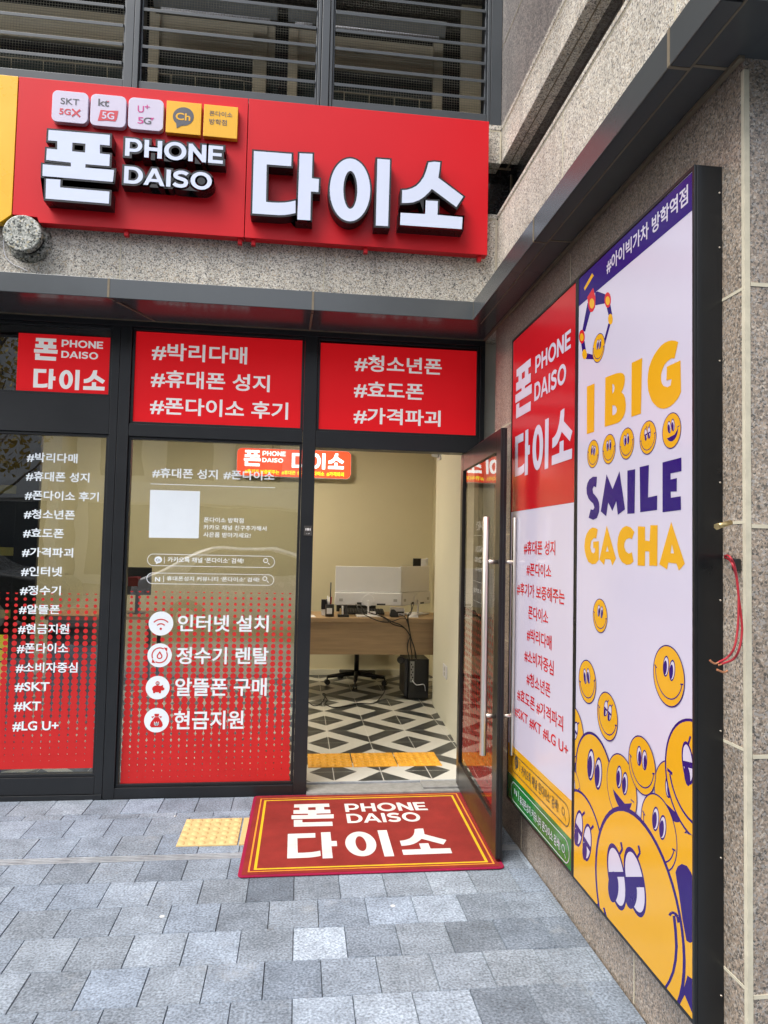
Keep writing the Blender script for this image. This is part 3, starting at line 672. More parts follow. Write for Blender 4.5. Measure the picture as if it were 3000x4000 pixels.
t1 = tile((341, 84), (566, 307), M_tile, .03, 'white rounded tile lettered SKT 5GX')
g = MB(); text(g, 'SKT', TP, zA, (394, 135), (513, 187), bold=.008); g.build('lettering', M_grey, t1)
g = MB(); text(g, '5G', TP, zA, (385, 203), (458, 250), bold=.025)
for a, c in (((468, 208), (518, 260)), ((520, 214), (466, 256))): shp(g, TP, zA, stroke(a, c, 11), .0012 if a[0] < 500 else .0016)
g.build('lettering', M_pred, t1)
t1 = tile((590, 107), (812, 332), M_tile, .03, 'white rounded tile lettered kt 5G')
g = MB(); text(g, 'kt', TP, zA, (638, 142), (706, 195), bold=.018); g.build('lettering', M_grey, t1)
g = MB(); shp(g, TP, zA, [(652, 214), (700, 220), (768, 221), (758, 270), (748, 290), (690, 284), (633, 286)], .0012); shp(g, TP, zA, [(694, 160), (708, 158), (707, 163), (694, 165)], .002); g.build('emblem', M_pred, t1)
g = MB(); text(g, '5G', TP, zA, (662, 226), (740, 279), out=.002, bold=.02); g.build('lettering', M_tile, t1)
t1 = tile((835, 130), (1055, 355), M_tile, .03, 'white rounded tile lettered U+ 5G')
g = MB(); text(g, 'U', TP, zA, (893, 186), (932, 234), bold=.012); text(g, '+', TP, zA, (938, 180), (970, 210), bold=.012); text(g, '5', TP, zA, (893, 260), (930, 306), bold=.012); shp(g, TP, zA, [(968, 266), (1000, 266), (985, 284)], .0012); g.build('lettering', M_mag, t1)
g = MB(); text(g, 'G', TP, zA, (931, 262), (980, 310), bold=.012); g.build('lettering', M_grey, t1)
t1 = tile((1080, 152), (1300, 380), M_tiley, .001, 'yellow square tile with a dark speech bubble')
g = MB(); shp(g, TP, zA, [(1188+68*math.cos(t), 258+60*math.sin(t)) for t in [2*math.pi*k/40 for k in range(40)]], .0012); shp(g, TP, zA, [(1140, 285), (1200, 300), (1175, 318), (1145, 334)], .0016); g.build('speech_bubble', M_grey, t1)
g = MB(); text(g, 'Ch', TP, zA, (1140, 232), (1233, 288), out=.0024, bold=.02); g.build('lettering', M_tiley, t1)
t1 = tile((1322, 176), (1537, 403), M_tiley, .001, 'yellow square tile with two lines of small lettering')
g = MB(); text(g, '폰다이소', TP, zA, (1358, 219), (1506, 266), bold=.008); text(g, '방학점', TP, zA, (1357, 270), (1469, 318), bold=.008); g.build('lettering', M_grey, t1)

# yellow neighbour sign
ys = thing('fascia_sign', (-2.1, SF, 3.25), 'plain yellow sign sheet at the left edge, next to the red sign', 'sign')
g = MB(); xe = -1.622; g.prism([(-3.4, SF, zt), (xe, SF, zt), (xe, SF, nz0), (PY(*zA(5, 940), SF)[0], SF, PY(*zA(5, 940), SF)[2]), (-1.9, SF, zbt), (-3.4, SF, zbt)], (0, .06, 0)); g.build('sheet', M_yellow, ys, .002)
# round vent cap
vc = PY(*zA(143, 1012), 3.99)
vt = thing('vent_cap', (vc[0], YB, vc[2]), 'round granite coloured vent cap on the stone band under the sign corner', 'vent')
g = MB(); g.cyl((vc[0], 3.985, vc[2]), (vc[0], 4.02, vc[2]), .1, .105, 40); g.build('cover', M_granite_c, vt, .006)
g = MB(); g.cyl((vc[0]+.0, 4.02, vc[2]-.0), (vc[0], 4.098, vc[2]), .085, n=36); g.build('vent_mesh', M_dark, vt)
g = MB(); g.cyl((vc[0], 4.07, vc[2]), (vc[0], 4.099, vc[2]), .105, .125, 40); g.build('collar', M_granite_c, vt, .004)
g = MB(); g.tube([(a[0], 4.09, a[2]) for a in (PY(*p, 4.09) for p in ((22, 905), (14, 950), (22, 1000), (48, 1030), (80, 1045), (110, 1060)))], .0028, 6)
tagset(g.build('wire', M_white_pl), 'thin white wire hanging from the round vent cap to the canopy', 'wire')

# ================================================================== SHOP FRONT
YG = 4.33
sf = thing('shop_front', (-.3, YG, 0), 'black framed shop front with two windows and red panels above them', 'shop front')
D0, D1 = YG, YG+.11
def bar(name, x0, x1, z0, z1, y0=D0, y1=D1, m=M_frame, bev=.002):
    g = MB(); g.box(x0, x1, y0, y1, z0, z1); return g.build(name, m, sf, bev)
XR = 1.149
bar('post', -1.095, -1.03, 0, 2.795); bar('post', .005, .085, 0, 2.795); bar('post', 1.117, XR, 0, 2.795)
bar('post', -1.143, -1.098, 0, 2.795, D0+.004); bar('post', -3.5, -2.35, 0, 2.795)
bar('head_rail', -3.5, XR, 2.796, 2.83)
bar('rail', -1.029, .004, 2.132, 2.206, D0+.002); bar('rail', .086, 1.116, 2.105, 2.206, D0+.002); bar('rail', -2.349, -1.144, 2.362-.225, 2.362, D0+.006)
bar('sill', -1.029, .004, -.01, .062, D0+.002); bar('sill', -2.349, -1.144, .03, .128, D0+.006); bar('sill', -2.349, -1.0985, -.01, .028, D0-.004)
for x0, x1, z0, z1 in ((-1.029, .004, 2.207, 2.795), (.086, 1.116, 2.207, 2.795), (-2.349, -1.144, 2.363, 2.795), (-1.029, .004, .063, 2.131), (-2.349, -1.144, .129, 2.136)):
    g = MB(); e = .016
    g.box(x0, x1, D0+.018, D0+.06, z0, z0+e); g.box(x0, x1, D0+.018, D0+.06, z1-e, z1); g.box(x0, x0+e, D0+.018, D0+.06, z0+e, z1-e); g.box(x1-e, x1, D0+.018, D0+.06, z0+e, z1-e)
    g.build('glazing_bead', M_frame, sf, .0015)
def pane(x0, x1, z0, z1, y=D0+.034, m=None):
    g = MB(); g.box(x0, x1, y, y+.006, z0, z1); return g.build('window_pane', m or M_glass, sf)
p1 = pane(-2.34, -1.15, .14, 2.13); p2 = pane(-1.02, -.004, .07, 2.125)
pane(-2.34, -1.15, 2.37, 2.785)
GY = D0+.0335; GP = Plane('Y', GY)
zt3 = zoom(0, 1200, 3.318); zt4 = zoom(400, 1200, 1.843); zt5 = zoom(1150, 1200, 2.074)
def tpanel(z, tl, br, label, x=None):
    u0, v1 = GP.px(*z(*tl)); u1, v0 = GP.px(*z(*br)); g = MB(); g.box(u0, u1, GY-.003, GY-.0006, v0, v1); return g.build('red_panel', M_panelred, sf, label=label)
TQ = Plane('Y', GY-.003)
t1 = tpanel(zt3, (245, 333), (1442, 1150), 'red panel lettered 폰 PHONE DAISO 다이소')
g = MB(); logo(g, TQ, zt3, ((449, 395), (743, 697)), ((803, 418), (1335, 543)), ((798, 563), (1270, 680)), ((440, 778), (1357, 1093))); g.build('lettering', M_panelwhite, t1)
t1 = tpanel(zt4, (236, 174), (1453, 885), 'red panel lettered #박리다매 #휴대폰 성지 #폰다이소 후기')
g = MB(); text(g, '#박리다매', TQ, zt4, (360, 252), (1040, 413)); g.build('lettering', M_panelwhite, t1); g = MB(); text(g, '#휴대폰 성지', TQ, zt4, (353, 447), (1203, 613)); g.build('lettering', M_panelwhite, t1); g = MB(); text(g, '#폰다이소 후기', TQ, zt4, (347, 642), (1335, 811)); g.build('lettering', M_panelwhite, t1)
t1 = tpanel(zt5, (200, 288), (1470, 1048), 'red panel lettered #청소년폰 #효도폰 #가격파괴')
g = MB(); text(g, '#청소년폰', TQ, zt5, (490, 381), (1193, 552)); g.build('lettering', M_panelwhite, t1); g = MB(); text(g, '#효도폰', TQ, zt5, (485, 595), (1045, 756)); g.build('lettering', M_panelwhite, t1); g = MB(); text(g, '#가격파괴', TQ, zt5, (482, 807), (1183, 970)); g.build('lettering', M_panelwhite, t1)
# back of the transom boxes; left part added to keep the clear pane dark
g = MB(); g.box(-1.03, 1.12, D0+.06, D0+.075, 2.21, 2.79); g.box(-2.34, -1.15, D0+.06, D0+.075, 2.37, 2.79); g.build('panel_backing', M_dark, sf)

# vinyl on the panes
VP = Plane('Y', GY)
def dots(x0, x1, z0, z1, px_, pz_, parent, rows):
    g = MB(); nx = int(round((x1-x0)/px_))
    for j in range(rows):
        f = j/(rows-1); r = px_*(.17+.43*f)
        for i in range(nx+1):
            cx = x0+px_*(i+.5); cz = z1-pz_*j
            if cx > x1+.001: continue
            P = clip(ell(cx, cz, r, r, 18), x0, x1, z0, z1)
            if len(P) > 2: g.poly([(u, GY-.0004-.0003*((j % 2)*2+i % 2), v) for u, v in P])
    zf = z1-pz_*(rows-1)-.012
    g.poly([(x0, GY-.0017, z0), (x1, GY-.0017, z0), (x1, GY-.0017, zf), (x0, GY-.0017, zf)])
    return g.build('dot_film', M_vinylred, parent, label='red halftone dot film')
zw3 = zoom(460, 1680, 2.1545); zw4 = zoom(440, 2280, 2.1); zw1 = zoom(0, 1650, 2.95); zw2 = zoom(0, 2300, 2.602)
u0, v0 = VP.px(*zw4(57, 1655)); u1, v1 = VP.px(*zw4(1500, 78))
PITX = (VP.px(*zw4(1434, 325))[0]-VP.px(*zw4(119, 325))[0])/21.3
dots(-1.004, -.012, v0, v1, .0468, (v1-VP.px(*zw4(90, 1615))[1])/31.0, p2, 32)
u0, v0 = VP.px(*zw2(10, 1835)); u1, v1 = VP.px(*zw2(1010, 50))
dots(-2.3, -1.155-.003, v0, v1, .0495, (v1-VP.px(*zw2(900, 1775))[1])/27.0, p1, 28)
W_ = .0024
g = MB()
for s, tl, br in (('#박리다매', (314, 343), (893, 473)), ('#휴대폰 성지', (304, 560), (1029, 694)), ('#폰다이소 후기', (291, 780), (1137, 914)), ('#청소년폰', (281, 998), (862, 1122)), ('#효도폰', (271, 1217), (735, 1336)), ('#가격파괴', (259, 1437), (842, 1558)), ('#인터넷', (248, 1657), (715, 1777)), ('#정수기', (236, 1877), (700, 1994)), ('#알뜰폰', (223, 2097), (690, 2211))):
    g = MB(); text(g, s, VP, zw1, tl, br, out=W_); g.build('lettering', M_vinylwhite, p1)
for s, tl, br in (('#현금지원', (187, 354), (701, 460)), ('#폰다이소', (176, 550), (692, 656)), ('#소비자중심', (166, 746), (787, 852)), ('#SKT', (154, 948), (502, 1047)), ('#KT', (143, 1147), (414, 1245)), ('#LG U+', (131, 1346), (595, 1446))):
    g = MB(); text(g, s, VP, zw2, tl, br, out=W_); g.build('lettering', M_vinylwhite, p1)
g = MB()
text(g, '#휴대폰 성지', VP, zw3, (293, 316), (840, 416), out=W_); text(g, '#폰다이소', VP, zw3, (892, 336), (1317, 427), out=W_)
shp(g, VP, zw3, [(277, 450), (1325, 483), (1325, 488), (277, 455)], W_)
for s, tl, br in (('폰다이소 방학점', (726, 733), (1058, 784)), ('카카오 채널 친구추가해서', (723, 796), (1251, 850)), ('사은품 받아가세요!', (722, 858), (1117, 909))): text(g, s, VP, zw3, tl, br, out=W_, bold=.012)
def pill(mb, plane, z, tl, br, wd, out, mi=0):
    u0, v1 = plane.px(*z(*tl)); u1, v0 = plane.px(*z(*br)); r = (v1-v0)/2
    def outline(k):
        rr = r-k; P = []
        for c, a0 in ((u1-r, -90), (u0+r, 90)):
            for i in range(13): t = math.radians(a0+15*i); P.append((c+rr*math.cos(t), v0+r+rr*math.sin(t)))
        return P
    mb.mesh(curve_mesh([outline(0), outline(wd)]), lambda x, y, z_: plane.pt(x, y, out), mi)
def glassicon(mb, plane, z, c, r, wd, out, mi=0):
    u, v = plane.px(*z(*c)); r = abs(plane.px(*z(c[0], c[1]+r))[1]-v)
    mb.mesh(curve_mesh(ring(u, v, r, r-wd)), lambda x, y, z_: plane.pt(x, y, out), mi)
    mb.poly([plane.pt(*p, out) for p in stroke((u+r*.9, v-r*.9), (u+r*1.7, v-r*1.7), wd)], mi)
pill(g, VP, zw3, (250, 1040), (1320, 1160), .003, W_); pill(g, VP, zw3, (245, 1199), (1314, 1309), .003, W_)
text(g, "카카오톡 채널 ‘폰다이소’ 검색!", VP, zw3, (421, 1067), (1057, 1123), out=W_, bold=.012)
text(g, "휴대폰성지 커뮤니티 ‘폰다이소’ 검색!", VP, zw3, (414, 1229), (1190, 1279), out=W_, bold=.012); text(g, 'N', VP, zw3, (315, 1236), (356, 1275), out=W_, bold=.03)
for a, c in (((392, 1066), (392, 1122)), ((386, 1226), (386, 1280))): shp(g, VP, zw3, stroke(a, c, 5), W_)
glassicon(g, VP, zw3, (1245, 1098), 20, .004, W_); glassicon(g, VP, zw3, (1238, 1250), 19, .004, W_)
u, v = VP.px(*zw3(341, 1091)); rr = VP.px(*zw3(373, 1091))[0]-u
g.poly([VP.pt(*p, W_) for p in ell(u, v, rr, rr*.9, 30)]); g.poly([VP.pt(*VP.px(*zw3(*p)), W_+.0004) for p in ((322, 1110), (350, 1116), (322, 1128))])
qr = [zw3(274, 503), zw3(693, 515), zw3(681, 911), zw3(262, 905)]
g.build('lettering', M_vinylwhite, p2)
g = MB(); g.poly([VP.pt(*VP.px(*p), W_) for p in qr]); g.build('white_sticker', M_vinylwhite, p2)
for s, tl, br in (('인터넷 설치', (538, 253), (1278, 397)), ('정수기 렌탈', (528, 518), (1277, 661)), ('알뜰폰 구매', (516, 773), (1262, 920)), ('현금지원', (506, 1043), (1072, 1192))): g = MB(); text(g, s, VP, zw4, tl, br, out=W_, bold=.019); g.build('lettering', M_vinylwhite, p2)
IC = []; g = MB()
for c, r in (((397, 326), 101), ((386, 587), 100), ((370, 852), 98), ((361, 1119), 102)):
    u, v = VP.px(*zw4(*c)); R_ = VP.px(*zw4(c[0]+r, c[1]))[0]-u; IC.append((u, v, R_)); g.poly([VP.pt(*p, W_) for p in ell(u, v, R_, R_, 48)])
g.build('icon_disc', M_vinylwhite, p2)
g = MB(); text(g, 'Ch', VP, zw3, (322, 1082), (358, 1104), out=W_+.001, bold=.01); g.build('bubble_lettering', M_dark_pl, p2)
g = MB(); O2 = W_+.0006
def P2(pts, o=O2): g.poly([VP.pt(*p, o) for p in pts])
u, v, r = IC[0]; v -= .02*r
for q_ in (.36, .68): P2(arc_strip(u, v-.42*r, r*q_*1.15, math.radians(42), math.radians(138), r*.1))
P2(ell(u, v-.42*r, r*.1, r*.1, 16))
u, v, r = IC[1]
P2(arc_strip(u, v, r*.62, math.radians(60), math.radians(205), r*.1)); P2(arc_strip(u, v, r*.62, math.radians(240), math.radians(385), r*.1))
P2([(u+.30*r, v+.66*r), (u+.62*r, v+.62*r), (u+.58*r, v+.28*r)]); P2([(u-.30*r, v-.66*r), (u-.62*r, v-.62*r), (u-.58*r, v-.28*r)])
dd = [(u, v+.36*r)]+[(u+.24*r*math.cos(t), v-.08*r+.24*r*math.sin(t)) for t in [math.radians(a) for a in range(30, -211, -20)]]
di = [(u, v+.17*r)]+[(u+.14*r*math.cos(t), v-.08*r+.14*r*math.sin(t)) for t in [math.radians(a) for a in range(30, -211, -20)]]
g.mesh(curve_mesh([dd, di]), lambda x, y, z_: VP.pt(x, y, O2))
u, v, r = IC[2]
body = [(u+.42*r*math.cos(t)-.04*r, v-.10*r+.30*r*math.sin(t)) for t in [2*math.pi*k/30 for k in range(30)]]
P2(body); P2([(u+.22*r, v+.14*r), (u+.46*r, v+.24*r), (u+.44*r, v+.04*r), (u+.56*r, v-.02*r), (u+.56*r, v-.18*r), (u+.38*r, v-.26*r)], O2+.0003)
for dx in (-.28, .2): P2([(u+(dx-.09)*r, v-.28*r), (u+(dx+.09)*r, v-.28*r), (u+(dx+.09)*r, v-.47*r), (u+(dx-.09)*r, v-.47*r)], O2+.0003)
P2(ell(u-.02*r, v+.38*r, .17*r, .17*r, 20), O2+.0006)
u, v, r = IC[3]
bag = [(u-.16*r, v+.26*r), (u-.46*r, v-.18*r), (u-.52*r, v-.42*r), (u-.40*r, v-.58*r), (u+.40*r, v-.58*r), (u+.52*r, v-.42*r), (u+.46*r, v-.18*r), (u+.16*r, v+.26*r)]
P2(bag); P2([(u-.2*r, v+.52*r), (u+.2*r, v+.52*r), (u+.14*r, v+.29*r), (u-.14*r, v+.29*r)]); P2([(u-.18*r, v+.34*r), (u-.44*r, v+.30*r), (u-.34*r, v+.16*r)], O2+.0003); P2([(u+.18*r, v+.34*r), (u+.44*r, v+.30*r), (u+.34*r, v+.16*r)], O2+.0003)
g.build('icon', M_vinylred, p2)
g = MB()
for k, s_ in ((2, .11), (3, .2)):
    u, v, r = IC[k]; me = text_mesh('₩', .03); lo, hi = bounds(me); c_ = (u-.02*r, v+.38*r) if k == 2 else (u, v-.28*r)
    sc = 2*s_*r/(hi[0]-lo[0]); g.mesh(me, lambda x, y, z_: VP.pt(c_[0]+(x-(lo[0]+hi[0])/2)*sc, c_[1]+(y-(lo[1]+hi[1])/2)*sc, O2+.0014))
g.build('won_sign', M_vinylwhite, p2)

# 101 plate
pl = thing('number_plate', (.053, D0, 1.59), 'small grey plate numbered 101 on the black post by the door', 'plate')
z10 = zoom(1180, 1700, 2.1545); g = MB(); a, c = PY(*z10(17, 762), D0), PY(*z10(84, 846), D0); g.box(a[0], c[0], D0-.004, D0-.0005, c[2], a[2]); g.build('plate', mat('plate_grey', (.06, .055, .05), .4), pl, .001)
g = MB(); DP = Plane('Y', D0-.004); text(g, '101', DP, z10, (30, 782), (70, 803), bold=.03); shp(g, DP, z10, [(48, 832), (62, 824), (60, 830)], .0012); shp(g, DP, z10, [(38, 826), (42, 826), (42, 829), (38, 829)], .0012); g.build('lettering', M_panelwhite, pl)

# ================================================================== OPEN GLASS DOOR
DX0, DX1 = 1.020, 1.052
YH, YO = 4.405, 3.34
ZD0, ZD1 = .022, 2.10
dt = thing('glass_door', (DX1, YH, 0), 'black framed glass door standing open at a right angle to the shop front', 'door')
dt.rotation_euler = (0, 0, math.radians(-2.6))
st = .095
g = MB(); g.box(DX0, DX1, YO, YO+st, ZD0, ZD1); g.box(DX0, DX1, YH-st*.7, YH, ZD0, ZD1); g.box(DX0+.001, DX1-.001, YO+st, YH-st*.7, ZD1-.11, ZD1); g.box(DX0+.001, DX1-.001, YO+st, YH-st*.7, ZD0, ZD0+.16); g.build('door_frame', M_framebrown, dt, .003)
g = MB(); g.box(DX0+.013, DX1-.013, YO-.006, YO-.001, ZD0+.01, ZD1-.01); g.build('edge_seal', M_black_pl, dt)
g = MB(); g.box((DX0+DX1)/2-.004, (DX0+DX1)/2+.004, YO+st, YH-st*.7, ZD0+.16, ZD1-.11); gp_ = g.build('glass_pane', M_glassd, dt)
for sx in (-1, 1):
    X = DX0-.057 if sx < 0 else DX1+.053
    g = MB(); g.cyl((X, YO+.047, .50), (X, YO+.047, 1.66), .0165 if sx < 0 else .010, n=20); h = g.build('handle', M_steel, dt, .002)
    g = MB()
    for z in (.69, 1.44): g.cyl((DX0 if sx < 0 else DX1, YO+.047, z), (X, YO+.047, z), .011 if sx < 0 else .009, n=16)
    g.build('standoff', M_steel, h)
# vinyl on the outer side, seen mirrored through the glass
MP = Plane('X', 1.012)
MO = -(DX0+DX1)/2-.0055+MP.at
zd = zoom(1750, 1600, 2.4577)
g = MB()
def mtext(s, tl, br, bold=.015): text(g, s, MP, zd, tl, br, out=MO, bold=bold, flip=True)
mtext('영업시간', (255, 1072), (385, 1150), .02); mtext('MON-SUN', (247, 1310), (365, 1370)); mtext('11:00-20:00', (238, 1412), (405, 1480)); mtext('(연중, 주말무휴)', (245, 1510), (385, 1575)); mtext('폰다이소 방학점', (226, 1705), (390, 1790))
for a, c in (((224, 1207), (375, 1209)), ((220, 1638), (380, 1685)), ((218, 1824), (380, 1890))): shp(g, MP, zd, stroke(a, c, 4), MO)
g.build('lettering', M_vinylwhite, gp_)
g = MB(); yy0, yy1 = YO+st, YH-st*.7; rows = 24
for j in range(rows):
    f = j/(rows-1); r = .0495*(.15+.42*f)
    for i in range(int((yy1-yy0)/.0495)):
        g.poly([(MP.at-MO+.0003*((j % 2)*2+i % 2), y, z) for y, z in clip(ell(yy0+.0495*(i+.5), 1.13-.039*j, r, r, 14), yy0, yy1, ZD0+.16, 2)])
g.build('dot_film', M_vinylred, gp_, label='red halftone dot film')

# threshold
th = thing('threshold', (.6, 4.4, 0), 'grey stone threshold with a metal strip under the open door', 'threshold')
g = MB(); g.box(.086, 1.149, 4.30, 4.46, -.01, .022); g.build('step', M_concrete, th, .003)
g = MB(); g.box(.086, 1.149, 4.462, 4.478, 0, .032); g.build('metal_strip', M_alu, th, .002)
g = MB(); g.box(.80, 1.12, 4.34, 4.455, .0225, .034); g.build('closer_plate', M_concrete, th, .003)

# ================================================================== DOOR MAT
zm = zoom(900, 3000, 1.4426)
mt = thing('door_mat', (.4, 3.8, 0), 'red door mat with white lettering and yellow border lines in front of the open door', 'mat')
corn = [np.array(PZ(*zm(*p), .006)) for p in ((38, 618), (1550, 565), (1300, 131), (132, 160))]
def rounded(P, r, n=6):
    out = []
    for i in range(4):
        p, a, c = P[i], P[i-1], P[(i+1) % 4]
        d1 = (a-p)/np.linalg.norm(a-p); d2 = (c-p)/np.linalg.norm(c-p)
        for k in range(n+1):
            t = k/n; out.append(p+d1*r*(1-t)**2+d2*r*t**2)
    return out
ctr = sum(corn)/4
g = MB(); P = rounded(corn, .03); g.prism([(p[0], p[1], .002) for p in P], (0, 0, .007)); g.build('border', M_matedge, mt, .003)
inn = [c+(ctr-c)/np.linalg.norm(ctr-c)*.022 for c in corn]
N = 14; g = MB(); gv = [[None]*(N+1) for _ in range(N+1)]
for i in range(N+1):
    for j in range(N+1):
        s_, t_ = i/N, j/N; p = (inn[0]*(1-s_)+inn[1]*s_)*(1-t_)+(inn[3]*(1-s_)+inn[2]*s_)*t_
        gv[i][j] = g.bm.verts.new((p[0], p[1], .0098))
for i in range(N):
    for j in range(N): g.bm.faces.new((gv[i][j], gv[i+1][j], gv[i+1][j+1], gv[i][j+1]))
g.build('pile', M_mat, mt)
ZP = Plane('Z', .0102)
def frame4(pts, wd, m, name):
    P = [np.array(ZP.px(*zm(*p))) for p in pts]; c = sum(P)/4
    Q = []
    for i in range(4):
        a, p, b_ = P[i-1], P[i], P[(i+1) % 4]; d1 = (a-p)/np.linalg.norm(a-p); d2 = (b_-p)/np.linalg.norm(b_-p); Q.append(p+(d1+d2)*wd)
    g = MB()
    for i in range(4): g.poly([(*P[i], ZP.at), (*P[(i+1) % 4], ZP.at), (*Q[(i+1) % 4], ZP.at), (*Q[i], ZP.at)])
    g.build(name, m, mt)
frame4([(97, 587), (1490, 540), (1275, 143), (170, 173)], .008, M_matorange, 'outer_line')
frame4([(131, 574), (1453, 531), (1253, 153), (191, 182)], .013, M_matyellow, 'inner_line')
g = MB(); logo(g, ZP, zm, ((346, 205), (590, 326)), ((641, 201), (1115, 238)), ((651, 258), (1080, 301)), ((324, 361), (1258, 487)), out=.0002); g.build('lettering', M_matwhite, mt)

# ================================================================== LIGHT BOX SIGNS ON THE SIDE WALL
XF = 1.07
BP = Plane('X', XF)
zl3 = zoom(1950, 1100, 2.329); zl4 = zoom(1950, 2000, 2.2114); zl5 = zoom(1950, 2850, 3.403)
def light_box(y0, y1, z0, z1, label):
    t = thing('light_box_sign', (XW, (y0+y1)/2, z0), label, 'sign')
    g = MB(); g.box(XF+.004, XW-.001, y0, y1, z0, z1); c = g.build('case', M_case, t, .002)
    g = MB(); e = .012
    for a in ((y0, y0+e, z0, z1), (y1-e, y1, z0, z1), (y0+e, y1-e, z0, z0+e), (y0+e, y1-e, z1-e, z1)): g.box(XF-.004, XF+.0038, *a)
    g.build('trim', M_case, t, .0015); return t
ZB0, ZB1 = .262, 2.584
YJ = 2.6315
lb = light_box(YJ+.002, 3.487, ZB0, ZB1, 'red and white light box sign with hashtags, nearer the open door')
rb = light_box(1.797, YJ-.002, ZB0-.002, ZB1+.002, 'white light box sign with yellow smiley faces, at the stone corner')
def rect(parent, name, m, y0, y1, z0, z1, out=0.0):
    g = MB(); g.box(XF-.0008-out, XF+.003, y0, y1, z0, z1); return g.build(name, m, parent)
ly0, ly1 = YJ+.014, 3.475; lz0, lz1 = ZB0+.012, ZB1-.012
zr = (BP.px(*zl3(300, 2068))[1]); zy = BP.px(*zl5(600, 612))[1]; zg = BP.px(*zl5(500, 960))[1]
zr = sum(BP.px(*zl3(x, y))[1] for x, y in ((110, 2095), (675, 2012)))/2
zy = sum(BP.px(*zl5(x, y))[1] for x, y in ((240, 262), (968, 965)))/2
zg = sum(BP.px(*zl5(x, y))[1] for x, y in ((200, 640), (968, 1470)))/2
fr = rect(lb, 'face', M_boxred, ly0, ly1, zr+.0005, lz1); fw = rect(lb, 'face', M_boxwhite, ly0, ly1, zy+.0005, zr-.0005)
fy = rect(lb, 'face', M_boxyellow, ly0, ly1, zg+.0005, zy-.0005); fg = rect(lb, 'face', M_boxgreen, ly0, ly1, lz0, zg-.0005)
FO = .002
g = MB(); logo(g, BP, zl3, ((154, 806), (298, 1167)), ((333, 682), (655, 605)), ((325, 925), (612, 918)), ((150, 1383), (668, 1632)), out=FO); g.build('lettering', M_boxwhite, fr)
for s, tl, br in (('#휴대폰 성지', (217, 250), (487, 375)), ('#폰다이소', (240, 437), (452, 573)), ('#후기가 보증해주는', (158, 603), (568, 805)), ('폰다이소', (255, 805), (425, 975)), ('#박리다매', (243, 993), (455, 1197)), ('#소비자중심', (222, 1172), (473, 1417)), ('#청소년폰', (240, 1372), (445, 1612)), ('#효도폰 #가격파괴', (160, 1508), (555, 1900)), ('#SKT #KT #LG U+', (138, 1672), (598, 2125))): 
    g = MB(); text(g, s, BP, zl4, tl, br, out=FO, bold=.017); g.build('lettering', M_printred, fw)
def bar_pill(m, parent, tl, br, ttl, tbr, s, mag):
    g = MB(); pill(g, BP, zl5, tl, br, .004, FO); text(g, s, BP, zl5, ttl, tbr, out=FO, bold=.012); glassicon(g, BP, zl5, mag, 55, .004, FO); return g
g = bar_pill(None, fy, (165, 282), (938, 1342), (300, 468), (790, 1112), "카카오톡 채널 ‘폰다이소’ 검색!", (856, 1085))
u, v = BP.px(*zl5(234, 435)); g.poly([BP.pt(*p, FO) for p in ell(u, v, .03, .027, 28)]); g.poly([BP.pt(u-.015, v-.02, FO+.0004), BP.pt(u+.008, v-.024, FO+.0004), BP.pt(u-.012, v-.038, FO+.0004)]); shp(g, BP, zl5, stroke((278, 425), (278, 552), 5), FO); g.build('lettering', M_dark_pl, fy)
g = MB(); me = text_mesh('Ch', .01); lo, hi = bounds(me); g.mesh(me, lambda x, y, z_: BP.pt(u+(x-(lo[0]+hi[0])/2)*.027, v+(y-(lo[1]+hi[1])/2)*.027, FO+.001)); g.build('bubble_lettering', M_boxyellow, fy)
g = bar_pill(None, fg, (165, 655), (938, 1838), (278, 865), (815, 1617), '휴대폰성지 커뮤니티 폰다이소 검색!', (856, 1580))
text(g, 'N', BP, zl5, (208, 778), (240, 893), out=FO, bold=.02); shp(g, BP, zl5, stroke((265, 812), (260, 948), 5), FO); g.build('lettering', M_boxwhite, fg)

# right sign
ry0, ry1 = 1.809, YJ-.014; rz0, rz1 = ZB0+.010, ZB1-.010
wf = rect(rb, 'face', M_boxwhite, ry0, ry1, rz0, rz1)
zr6 = zoom(2200, 600, 2.37); zr7 = zoom(2200, 1300, 2.2117); zrA = zoom(2200, 2200, 2.37); zrB = zoom(2200, 3000, 2.2114)
U0, U1 = -ry1, -ry0
LAY = [0]
class Art:
    """flat print on the face: every shape lies 0.15 mm over the one before, clipped to the face"""
    def __init__(s): s.m = {k: MB() for k in ('navy', 'yellow', 'white', 'red')}; s.n = 0
    def poly(s, k, pts, step=True):
        s.n += {True: 1, False: 0}.get(step, step)
        P = clip(pts, U0, U1, rz0, rz1)
        if len(P) > 2: s.m[k].poly([BP.pt(*p, .0010+.000014*s.n) for p in P])
    def px(s, k, z, pts, step=True): s.poly(k, [BP.px(*z(*p)) for p in pts], step)
    def build(s, parent, name, label=None):
        for k, mm in (('navy', M_navy), ('yellow', M_boxyellow), ('white', M_boxwhite), ('red', M_printred)):
            if len(s.m[k].bm.faces): s.m[k].build(f'{k}_print', mm, parent)
art = Art()
